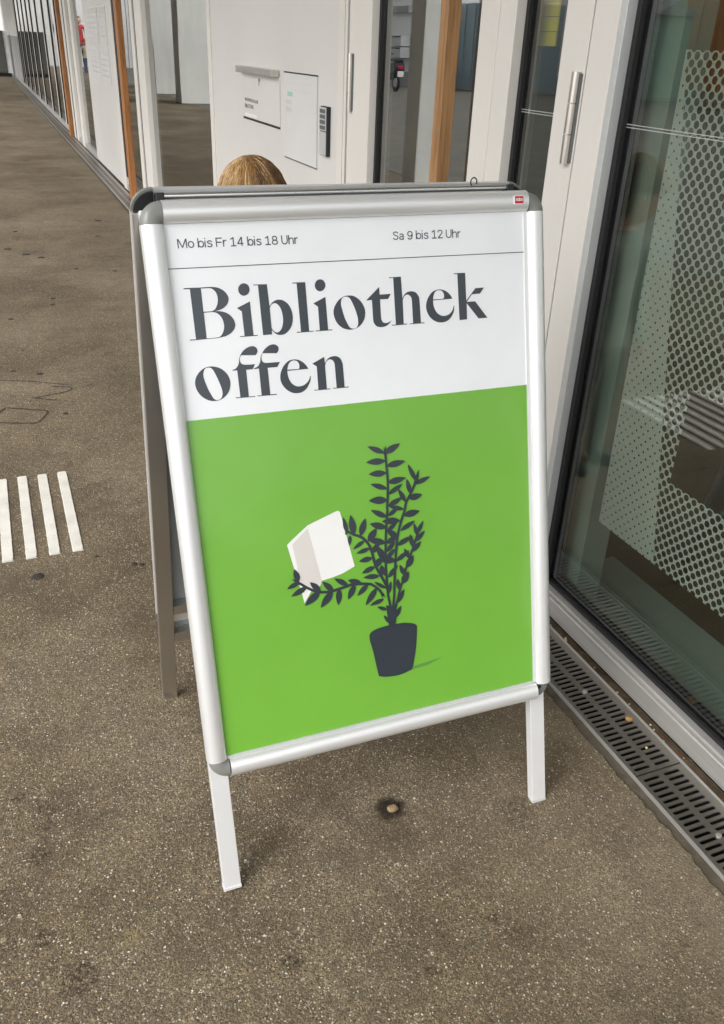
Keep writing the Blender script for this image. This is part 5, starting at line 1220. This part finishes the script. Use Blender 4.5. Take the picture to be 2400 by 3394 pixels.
# ------------------------------------------------------------------ people
def skin_body(pts, edges, radii, root, sub=2):
    me = bpy.data.meshes.new('body'); me.from_pydata(pts, edges, [])
    ob = bpy.data.objects.new('body', me); COL.objects.link(ob)
    sk = ob.modifiers.new('skin', 'SKIN'); sk.use_smooth_shade = True
    for sv, r_ in zip(me.skin_vertices[0].data, radii):
        sv.radius = r_ if hasattr(r_, '__len__') else (r_, r_); sv.use_root = False
    me.skin_vertices[0].data[root].use_root = True
    s2 = ob.modifiers.new('sub', 'SUBSURF'); s2.levels = sub; s2.render_levels = sub
    dg = bpy.context.evaluated_depsgraph_get()
    out_ = bpy.data.meshes.new_from_object(ob.evaluated_get(dg))
    bpy.data.objects.remove(ob)
    return out_


def skin_mat(name='skin'):
    mt = simple(name, (0.62, 0.36, 0.26), 0.5, 0, 0.05, 20)
    mt.node_tree.nodes['Principled BSDF'].inputs['Subsurface Weight'].default_value = 0.12
    mt.node_tree.nodes['Principled BSDF'].inputs['Subsurface Radius'].default_value = (0.02, 0.008, 0.004)
    return mt


M['skin'] = skin_mat()


def person(name, label, base, H, heading, top, legs, shoes, hair=None, child=False, tilt=0.0, arms='down', group=None):
    """standing figure; heading = direction faced (radians, 0 = -y)"""
    k = H
    hh = 0.135 if not child else 0.19          # head height / body height
    sh_z = 0.82 if not child else 0.765
    hip_z = 0.52 if not child else 0.455
    sw = 0.115 if not child else 0.118
    hw = 0.055
    P, E, Rr = [], [], []

    def add(p, r_, par=None):
        P.append(tuple(c * k for c in p)); Rr.append(tuple(q * k for q in r_) if hasattr(r_, '__len__') else r_ * k)
        if par is not None: E.append((par, len(P) - 1))
        return len(P) - 1
    pel = add((0, 0, hip_z + 0.02), (0.085, 0.062))
    wa = add((0, 0, hip_z + 0.11), (0.076, 0.055), pel)
    ch = add((0, 0.004, sh_z - 0.09), (0.090, 0.063), wa)
    nb = add((0, 0.004, sh_z + 0.012), (0.052, 0.045), ch)
    nk = add((0, -0.002, sh_z + 0.045), 0.030, nb)
    hd = add((0, -0.010, sh_z + 0.075), 0.032, nk)
    hands = []
    for s in (-1, 1):
        so = add((s * sw, 0.002, sh_z - 0.022), 0.037, nb)
        if arms == 'fold' :
            el = add((s * (sw + 0.035), 0.01, sh_z - 0.19), 0.027, so)
            wr = add((s * (sw - 0.03), -0.13, sh_z - 0.23), 0.019, el); hnd = add((s * (sw - 0.055), -0.165, sh_z - 0.235), (0.020, 0.012), wr)
            hands.append((P[wr], P[hnd], s))
        else:
            el = add((s * (sw + 0.03), 0.012, sh_z - 0.19), 0.028, so)
            wr = add((s * (sw + 0.035), -0.025, sh_z - 0.335), 0.019, el); hnd = add((s * (sw + 0.033), -0.035, sh_z - 0.375), (0.020, 0.012), wr)
            hands.append((P[wr], P[hnd], s))
        hp = add((s * hw, 0, hip_z - 0.03), 0.056, pel)
        kn = add((s * (hw + 0.004), -0.004, hip_z * 0.53), 0.038, hp)
        an = add((s * (hw + 0.008), 0.012, 0.045), 0.026, kn)
        he = add((s * (hw + 0.010), 0.006, 0.022), (0.024, 0.022), an)
        add((s * (hw + 0.018), -0.085, 0.016), (0.024, 0.014), he)
    me = skin_body(P, E, Rr, 0)
    # head: one shaped ball joined into the body mesh
    hb = MB().ball((0, 0, 0), 1.0, 40, 26)
    hz = hh * k / 2
    cz = (1.0 - hh / 2) * k
    for p in hb.v:
        d = p.copy()
        w = 0.78 if not child else 0.84
        x = d.x * hz * w * (1 - 0.16 * max(0, -d.z) ** 1.5); y = d.y * hz * (0.92 if d.y > 0 else 0.86) ; z = d.z * hz
        fy = max(0.0, -d.y)
        # brow, eye hollows, nose, lips, chin
        ex = math.exp(-((abs(d.x) - 0.36) / 0.16) ** 2 - ((d.z + 0.02) / 0.13) ** 2)
        y += fy * hz * 0.085 * ex
        nz = math.exp(-(d.x / 0.11) ** 2) * math.exp(-((d.z + 0.20) / 0.17) ** 2)
        y -= fy * hz * 0.19 * nz
        lp = math.exp(-(d.x / 0.24) ** 2) * (math.exp(-((d.z + 0.475) / 0.05) ** 2) + math.exp(-((d.z + 0.60) / 0.055) ** 2))
        y -= fy * hz * 0.055 * lp
        chn = math.exp(-(d.x / 0.25) ** 2) * math.exp(-((d.z + 0.82) / 0.14) ** 2)
        y -= fy * hz * 0.09 * chn
        p.x, p.y, p.z = x, y - 0.012 * k, z + cz
    for s in (-1, 1):       # ears
        for q in MB().ball((0, 0, 0), 1, 10, 8).v: pass
        eb = MB().ball((s * hz * (0.80 if not child else 0.86), -0.006 * k, cz - hz * 0.10), (hz * 0.09, hz * 0.16, hz * 0.25), 12, 8)
        hb.add(eb.v, eb.f)
    # hands with five bent fingers
    for wr, hn, s in hands:
        wr = Vector(wr); hn = Vector(hn); d = (hn - wr).normalized()
        side = Vector((s, 0, 0)); side = (side - d * side.dot(d)).normalized(); nrm = d.cross(side)
        fw = 0.0075 * k / 1.0 * (0.62 if not child else 0.70)
        for fi, ln in enumerate((0.036, 0.044, 0.047, 0.042)):
            o0 = hn + nrm * (fi - 1.5) * fw * 1.9 - d * 0.004 * k
            c1 = o0 + d * ln * k * 0.45; c2 = c1 + (d * 0.8 - side * 0.45) * ln * k * 0.33; c3 = c2 + (d * 0.45 - side * 0.85) * ln * k * 0.27
            hb.tube([o0, c1, c2, c3], [fw, fw * 0.95, fw * 0.88, fw * 0.6], 8)
        t0 = wr + d * 0.012 * k - nrm * 0.012 * k
        hb.tube([t0, t0 + (d * 0.6 - nrm * 0.8) * 0.022 * k, t0 + (d * 1.6 - nrm * 1.0) * 0.022 * k], [fw * 1.25, fw * 1.1, fw * 0.7], 8)
    nb_ = len(me.vertices)
    bm = bmesh.new(); bm.from_mesh(me)
    base_f = len(bm.faces)
    nv = [bm.verts.new(p) for p in hb.v]
    for f in hb.f: bm.faces.new([nv[i] for i in f])
    bm.to_mesh(me); bm.free()
    me.materials.clear()
    for q in (top, legs, shoes, 'skin'): me.materials.append(M[q])
    wz = [Vector(h[0]).z for h in hands]
    for i, p in enumerate(me.polygons):
        p.use_smooth = True
        c = p.center
        if i >= base_f: p.material_index = 3
        elif c.z > (sh_z + 0.035) * k: p.material_index = 3
        elif min((Vector(h[1]) - c).length for h in hands) < 0.036 * k: p.material_index = 3
        elif c.z < 0.055 * k: p.material_index = 2
        elif c.z < (hip_z - 0.02) * k and abs(c.x) < sw * k * 0.98: p.material_index = 1
        else: p.material_index = 0
    rt = Matrix.Translation(Vector(base)) @ Matrix.Rotation(heading, 4, 'Z')
    t = thing(name, label, 'person', mat=rt, group=group)
    b = link('body', me, t)
    for s in (-1, 1):
        eye = MB().ball((s * hz * 0.30, -hz * 0.705 - 0.012 * k, cz - hz * 0.03), (hz * 0.12, hz * 0.07, hz * 0.075), 12, 8)
        eye.build('eye', M['white'], t, local=True, smooth='all')
        MB().ball((s * hz * 0.30, -hz * 0.765 - 0.012 * k, cz - hz * 0.03), (hz * 0.055, hz * 0.02, hz * 0.06), 10, 6).build('iris', M['gum'], t, local=True, smooth='all')
    return t, hz, cz, k


M['lip'] = simple('lip', (0.45, 0.17, 0.14), 0.4)
M['blue_top'] = simple('grey_green_cotton', (0.20, 0.225, 0.19), 0.85, 0, 0.1, 30)
M['jeans'] = simple('denim', (0.05, 0.085, 0.19), 0.85, 0, 0.2, 60)
M['shoe'] = simple('shoe', (0.05, 0.05, 0.055), 0.6)
M['olive'] = simple('olive_cotton', (0.11, 0.11, 0.085), 0.85, 0, 0.1, 30)
M['red_top'] = simple('red_jacket', (0.48, 0.018, 0.02), 0.7, 0, 0.15, 20)
M['navy'] = simple('navy_cloth', (0.018, 0.025, 0.06), 0.8, 0, 0.2, 20)
M['cream'] = simple('cream_cloth', (0.6, 0.52, 0.36), 0.8)
M['teal'] = simple('teal_cloth', (0.02, 0.24, 0.24), 0.8)

HAIRC = [(0.25, 0.125, 0.040), (0.14, 0.065, 0.019), (0.40, 0.235, 0.090), (0.07, 0.031, 0.010), (0.66, 0.48, 0.25)]
hair_m = []
for i, c in enumerate(HAIRC):
    mt = simple('blond_hair_%d' % i, c, 0.42, 0, 0.2, 60); hair_m.append(mt)


def hair_strands(t, hz, cz, k, n=6500, child=True, length=1.0, part=-0.10):
    """strands combed from a parting over the crown down to a straight fringe"""
    w = 0.84; off = -0.012 * k
    cap = MB().ball((0, 0, 0), 1.0, 40, 24)
    keep = []
    for p in cap.v:
        p.x *= hz * w * 1.075; p.y = p.y * hz * 0.97 + off; p.z = p.z * hz * 1.06 + cz
    fs = []
    for f in cap.f:
        c = sum((cap.v[i] for i in f), Vector()) / len(f)
        lim = cz + hz * (0.36 if (c.y - off) < -hz * 0.35 else -0.28)
        if c.z > lim: fs.append(f)
    cm = MB(); cm.v = cap.v; cm.f = fs; cm.mi = [0] * len(fs)
    cm.build('hair_cap', hair_m[1], t, local=True, smooth='all')
    cu_ = bpy.data.curves.new('hair', 'CURVE'); cu_.dimensions = '3D'; cu_.bevel_depth = 1.0; cu_.bevel_resolution = 1; cu_.use_fill_caps = False
    for mt in hair_m: cu_.materials.append(mt)
    rnd = random.Random(11)
    for s in range(n):
        a = rnd.uniform(0, 2 * math.pi)              # direction in which the strand falls
        front = max(0.0, -math.sin(a))
        # start near the parting line on the crown
        st = Vector((part + 0.10 * math.cos(a) + rnd.uniform(-0.10, 0.10), -0.10 + 0.35 * rnd.uniform(-1, 1), 1.0)).normalized()
        z_end = rnd.gauss(0.20, 0.07) if front > 0.45 else rnd.gauss(-0.42, 0.10)
        ez = max(-0.9, z_end)
        rr = math.sqrt(max(0.05, 1 - ez * ez))
        aa = a + rnd.gauss(0, 0.06)
        en = Vector((rr * math.cos(aa), rr * math.sin(aa), ez))
        lift = rnd.uniform(1.06, 1.15)
        pts = []
        NP = 9
        ph = rnd.uniform(0, 6.28)
        for i in range(NP + 1):
            u_ = i / NP
            d = st.lerp(en, u_).normalized()
            if d.z < en.z: d.z = en.z
            f_ = lift * (1 + 0.015 * math.sin(ph + u_ * 5)) * (1.0 if u_ > 0.08 else 0.985)
            if front > 0.45 and u_ > 0.75: f_ *= 1 + 0.05 * (u_ - 0.75) * 4
            pts.append(Vector((d.x * hz * w * f_, d.y * hz * 0.92 * f_ + off, d.z * hz * f_ + cz)))
        sp = cu_.splines.new('POLY'); sp.points.add(NP)
        rad = rnd.uniform(0.00035, 0.0007)
        for i, (q, p) in enumerate(zip(sp.points, pts)):
            q.co = (*p, 1); q.radius = rad * (0.5 + 0.8 * math.sin(math.pi * min(0.97, 0.08 + i / NP * 0.85)))
        cl = noise.noise((math.cos(a) * 5, math.sin(a) * 5, 4.0)) * 0.8 - 0.22 * math.cos(a) + 0.10 + rnd.gauss(0, 0.15)  # strands painted lighter on the left, as if lit from that side
        sp.material_index = 3 if cl < -0.42 else 1 if cl < -0.10 else 0 if cl < 0.18 else 2 if cl < 0.42 else 4
        sp.use_smooth = True
    ob = bpy.data.objects.new('hair', cu_); COL.objects.link(ob)
    dg = bpy.context.evaluated_depsgraph_get()
    me = bpy.data.meshes.new_from_object(ob.evaluated_get(dg)); bpy.data.objects.remove(ob)
    for p in me.polygons: p.use_smooth = True
    me.name = 'hair'
    return link('hair', me, t)


kid, hz, cz, kk = person('person', 'blond child standing behind the sign, only hair and brow showing', (0.605, 2.20, 0.0), 1.006, R(-16), 'blue_top', 'olive', 'shoe', child=True)
hair_strands(kid, hz, cz, kk)

# two people who stand far down the open side and show only in the glass
ad, hz2, cz2, k2 = person('person', 'adult in red jacket far down the walkway, mirrored in the glass', (-1.42, 37.6, 0), 1.84, R(0), 'red_top', 'navy', 'shoe')
cap_ = MB().ball((0, 0, 0), 1.0, 20, 14)
for p in cap_.v: p.x *= hz2 * 0.83; p.y = p.y * hz2 * 0.97 - 0.012 * k2 + 0.012; p.z = p.z * hz2 * 1.02 + cz2 + 0.012
hc = MB(); hc.v = cap_.v
hc.f = [f for f in cap_.f if (lambda c: c.z > cz2 + (0.45 if c.y < -0.3 * hz2 else -0.5) * hz2)(sum((cap_.v[i] for i in f), Vector()) / len(f))]; hc.mi = [0] * len(hc.f)
hc.build('hair', hair_m[1], ad, local=True, smooth='all')
bag = MB().box(-0.36, -0.20, -0.10, 0.10, 0.86, 1.50).build('teal_bag', M['teal'], ad, local=True, bevel=0.02)
k3, hz3, cz3, kk3 = person('person', 'child in cream and navy with red cap, mirrored beside the adult in red', (-1.50, 36.9, 0), 1.12, R(0), 'cream', 'jeans', 'shoe', child=True)
cp = MB().ball((0, 0, 0), 1.0, 20, 12)
for p in cp.v: p.x *= hz3 * 0.92; p.y = p.y * hz3 * 1.02 - 0.012 * kk3; p.z = max(p.z, 0.1) * hz3 * 1.1 + cz3
cp.build('cap', M['red_top'], k3, local=True, smooth='all')

# ------------------------------------------------------------------ the open side of the walkway
def column(x0, x1, y0, y1, label, h=3.1):
    t = thing('concrete_column', label, 'column', ((x0 + x1) / 2, (y0 + y1) / 2, 0), 'columns along the open side')
    MB().box(x0, x1, y0, y1, 0.0, h).build('shaft', M['concrete'], t, bevel=0.008)
    MB().box(x0 - 0.006, x1 + 0.006, y0 - 0.006, y1 + 0.006, 0.0, 0.02).build('foot_joint', M['dark_plastic'], t)


column(-1.93, -1.62, 8.35, 8.66, 'slim concrete column mirrored beside the wooden pull bar')
column(-3.4, -1.70, 20.5, 21.1, 'broad concrete pier mirrored right beside the white service panel')
column(-2.33, -1.77, 24.0, 24.6, 'concrete pier mirrored in the middle of the wide far pane')
column(-2.42, -1.95, 27.2, 27.8, 'farther concrete pier mirrored at the left of the wide far pane')

ew = thing('end_building', 'white concrete building closing the far end of the yard, mirrored in the far panes', 'building', (-10, 44, 0))
for k in range(26):
    MB().box(-38.4 + k * 1.5, -36.92 + k * 1.5, 42.6, 44, 0.05, 8).build('wall_board', M['white' if k % 5 else 'concrete'], ew)
MB().box(-38.4, 0.58, 42.55, 44, 0.0, 0.05).build('plinth', M['concrete_d'], ew)
for k in range(6):
    q = MB().box(-5.9 - k * 4.5, -4.2 - k * 4.5, 42.5, 42.6, 0.6, 2.2).build('window', M['frame'], ew)
    MB().box(-5.8 - k * 4.5, -4.3 - k * 4.5, 42.48, 42.5, 0.7, 2.1).build('window_glass', M['back'], q)

wb = thing('white_building', 'white rendered building across the yard, mirrored in the wooden-handled door', 'building', (-13, 35, 0))
MB().box(-20, -12.0, 30.95, 60, 0.5, 9).build('wall', M['white'], wb)
MB().box(-20, -11.97, 30.95, 60, 0.0, 0.5).build('plinth', M['concrete_d'], wb)
MB().box(-12.0, -11.80, 30.95, 60, 2.35, 2.55).build('balcony_slab', M['concrete_d'], wb)
for k in range(6):
    w_ = MB().box(-12.02, -11.98, 31.2 + k * 3.2, 32.6 + k * 3.2, 2.75, 4.4).build('window', M['frame'], wb)
    MB().box(-11.98, -11.96, 31.27 + k * 3.2, 32.53 + k * 3.2, 2.82, 4.33).build('window_glass', M['back'], w_)
lb = thing('letterbox_bank', 'grey bank of letterboxes on the white wall, mirrored in the door glass', 'letterbox', (-11.9, 31.3, 0.6))
for k in range(2):
    for j in range(2):
        q = MB().box(-11.96, -11.6, 31.0 + k * 0.86, 31.82 + k * 0.86, 0.95 + j * 0.36, 1.28 + j * 0.36).build('letterbox', M['strip'], lb)
        MB().box(-11.6, -11.57, 31.05 + k * 0.86, 31.77 + k * 0.86, 1.22 + j * 0.36, 1.26 + j * 0.36).build('slot', M['black'], q)
M['bluegrey'] = simple('blue_grey_metal', (0.30, 0.38, 0.42), 0.5)
ct = thing('shipping_container', 'blue-grey corrugated container in the yard, mirrored right of the wooden pull', 'container', (-14, 29, 0))
for k in range(8):
    y = 28.2 + k * 0.33
    MB().box(-16.4, -13.9 + (0.04 if k % 2 else 0.0), y, y + 0.33, 0.12, 2.7).build('corrugation', M['bluegrey'], ct)
MB().box(-16.42, -13.84, 28.15, 30.88, 0.0, 0.12).build('sill', M['concrete_d'], ct)

tb = thing('timber_building', 'brown timber-clad building far across the yard, mirrored at the top of the right-hand door', 'building', (-22, 22, 0))
for k in range(40):
    MB().box(-30, -20.9 + 0.03 * (k % 2), 12.0 + k * 0.42, 12.41 + k * 0.42, 0.3, 6.5).build('cladding_board', M['brownpanel'], tb)
MB().box(-30, -20.8, 11.9, 28.9, 0.0, 0.3).build('plinth', M['concrete_d'], tb)
sh = thing('garden_shed', 'pale green shed across the yard, mirrored in the right-hand door beside the timber building', 'shed', (-18.6, 26.4, 0))
for k in range(8):
    MB().box(-19.6, -18.2 + 0.02 * (k % 2), 25.6 + k * 0.22, 25.81 + k * 0.22, 0.1, 2.5).build('board', M['mint'], sh)
MB().prism([(-19.8, 2.5), (-18.0, 2.5), (-18.9, 2.95)], 25.45, 27.5, 1).build('roof', M['concrete_d'], sh)
MB().box(-19.65, -18.15, 25.55, 27.4, 0.0, 0.1).build('base', M['concrete_d'], sh)

sc_ = thing('motor_scooter', 'dark motor scooter with red tail light, mirrored at the edge of the door glass', 'scooter', (-10.15, 28.3, 0))
for y, nm in ((28.0, 'wheel'), (29.25, 'wheel')):
    wl = MB()
    for i in range(20):
        a = 2 * math.pi * i / 20; a2 = 2 * math.pi * (i + 1) / 20
    ringp = [(-10.15, y + 0.22 * math.cos(2 * math.pi * i / 20), 0.26 + 0.22 * math.sin(2 * math.pi * i / 20)) for i in range(21)]
    tw = MB().tube(ringp, 0.045, 8).build(nm, M['black'], sc_, smooth=True)
    MB().tube([(-10.19, y, 0.26), (-10.11, y, 0.26)], 0.13, 16).build('rim', M['strip'], tw, smooth=True)
MB().prism([(27.72, 0.62), (27.80, 0.85), (28.45, 0.80), (28.62, 0.45), (29.0, 0.42), (29.12, 1.0), (29.20, 1.0), (29.12, 0.36), (28.5, 0.32), (28.1, 0.5)], -10.33, -9.97, 0).build('body', M['navy'], sc_, bevel=0.03)
MB().box(-10.29, -10.01, 27.78, 28.5, 0.85, 0.95).build('seat', M['black'], sc_, bevel=0.03)
MB().box(-10.25, -10.05, 27.70, 27.80, 0.66, 0.75).build('tail_light', M['red'], sc_, bevel=0.01)
MB().box(-10.25, -10.05, 27.66, 27.72, 0.44, 0.60).build('number_plate', M['white'], sc_)
MB().tube([(-10.50, 29.05, 1.08), (-10.15, 29.15, 1.02), (-9.80, 29.05, 1.08)], 0.018, 8).build('handlebar', M['black'], sc_, smooth=True)

# grey cabinet at the far end of the walkway
M['cab'] = simple('cabinet_grey', (0.10, 0.105, 0.095), 0.6)
cb = thing('grey_cabinet', 'dark grey cabinet with white end panel at the far end of the walkway', 'cabinet', (0.6, 32.5, 0))
MB().box(0.20, 0.955, 32.0, 32.6, 0.10, 1.27).build('carcass', M['cab'], cb, bevel=0.006)
MB().box(0.958, 1.085, 32.02, 32.58, 0.10, 1.26).build('end_panel', M['white'], cb, bevel=0.004)
MB().box(0.22, 1.06, 32.04, 32.56, 0.0, 0.10).build('plinth', M['black'], cb)
for k in range(3):
    MB().box(0.22 + k * 0.245, 0.455 + k * 0.245, 31.985, 32.0, 0.14, 1.24).build('door_leaf', M['cab'], cb)
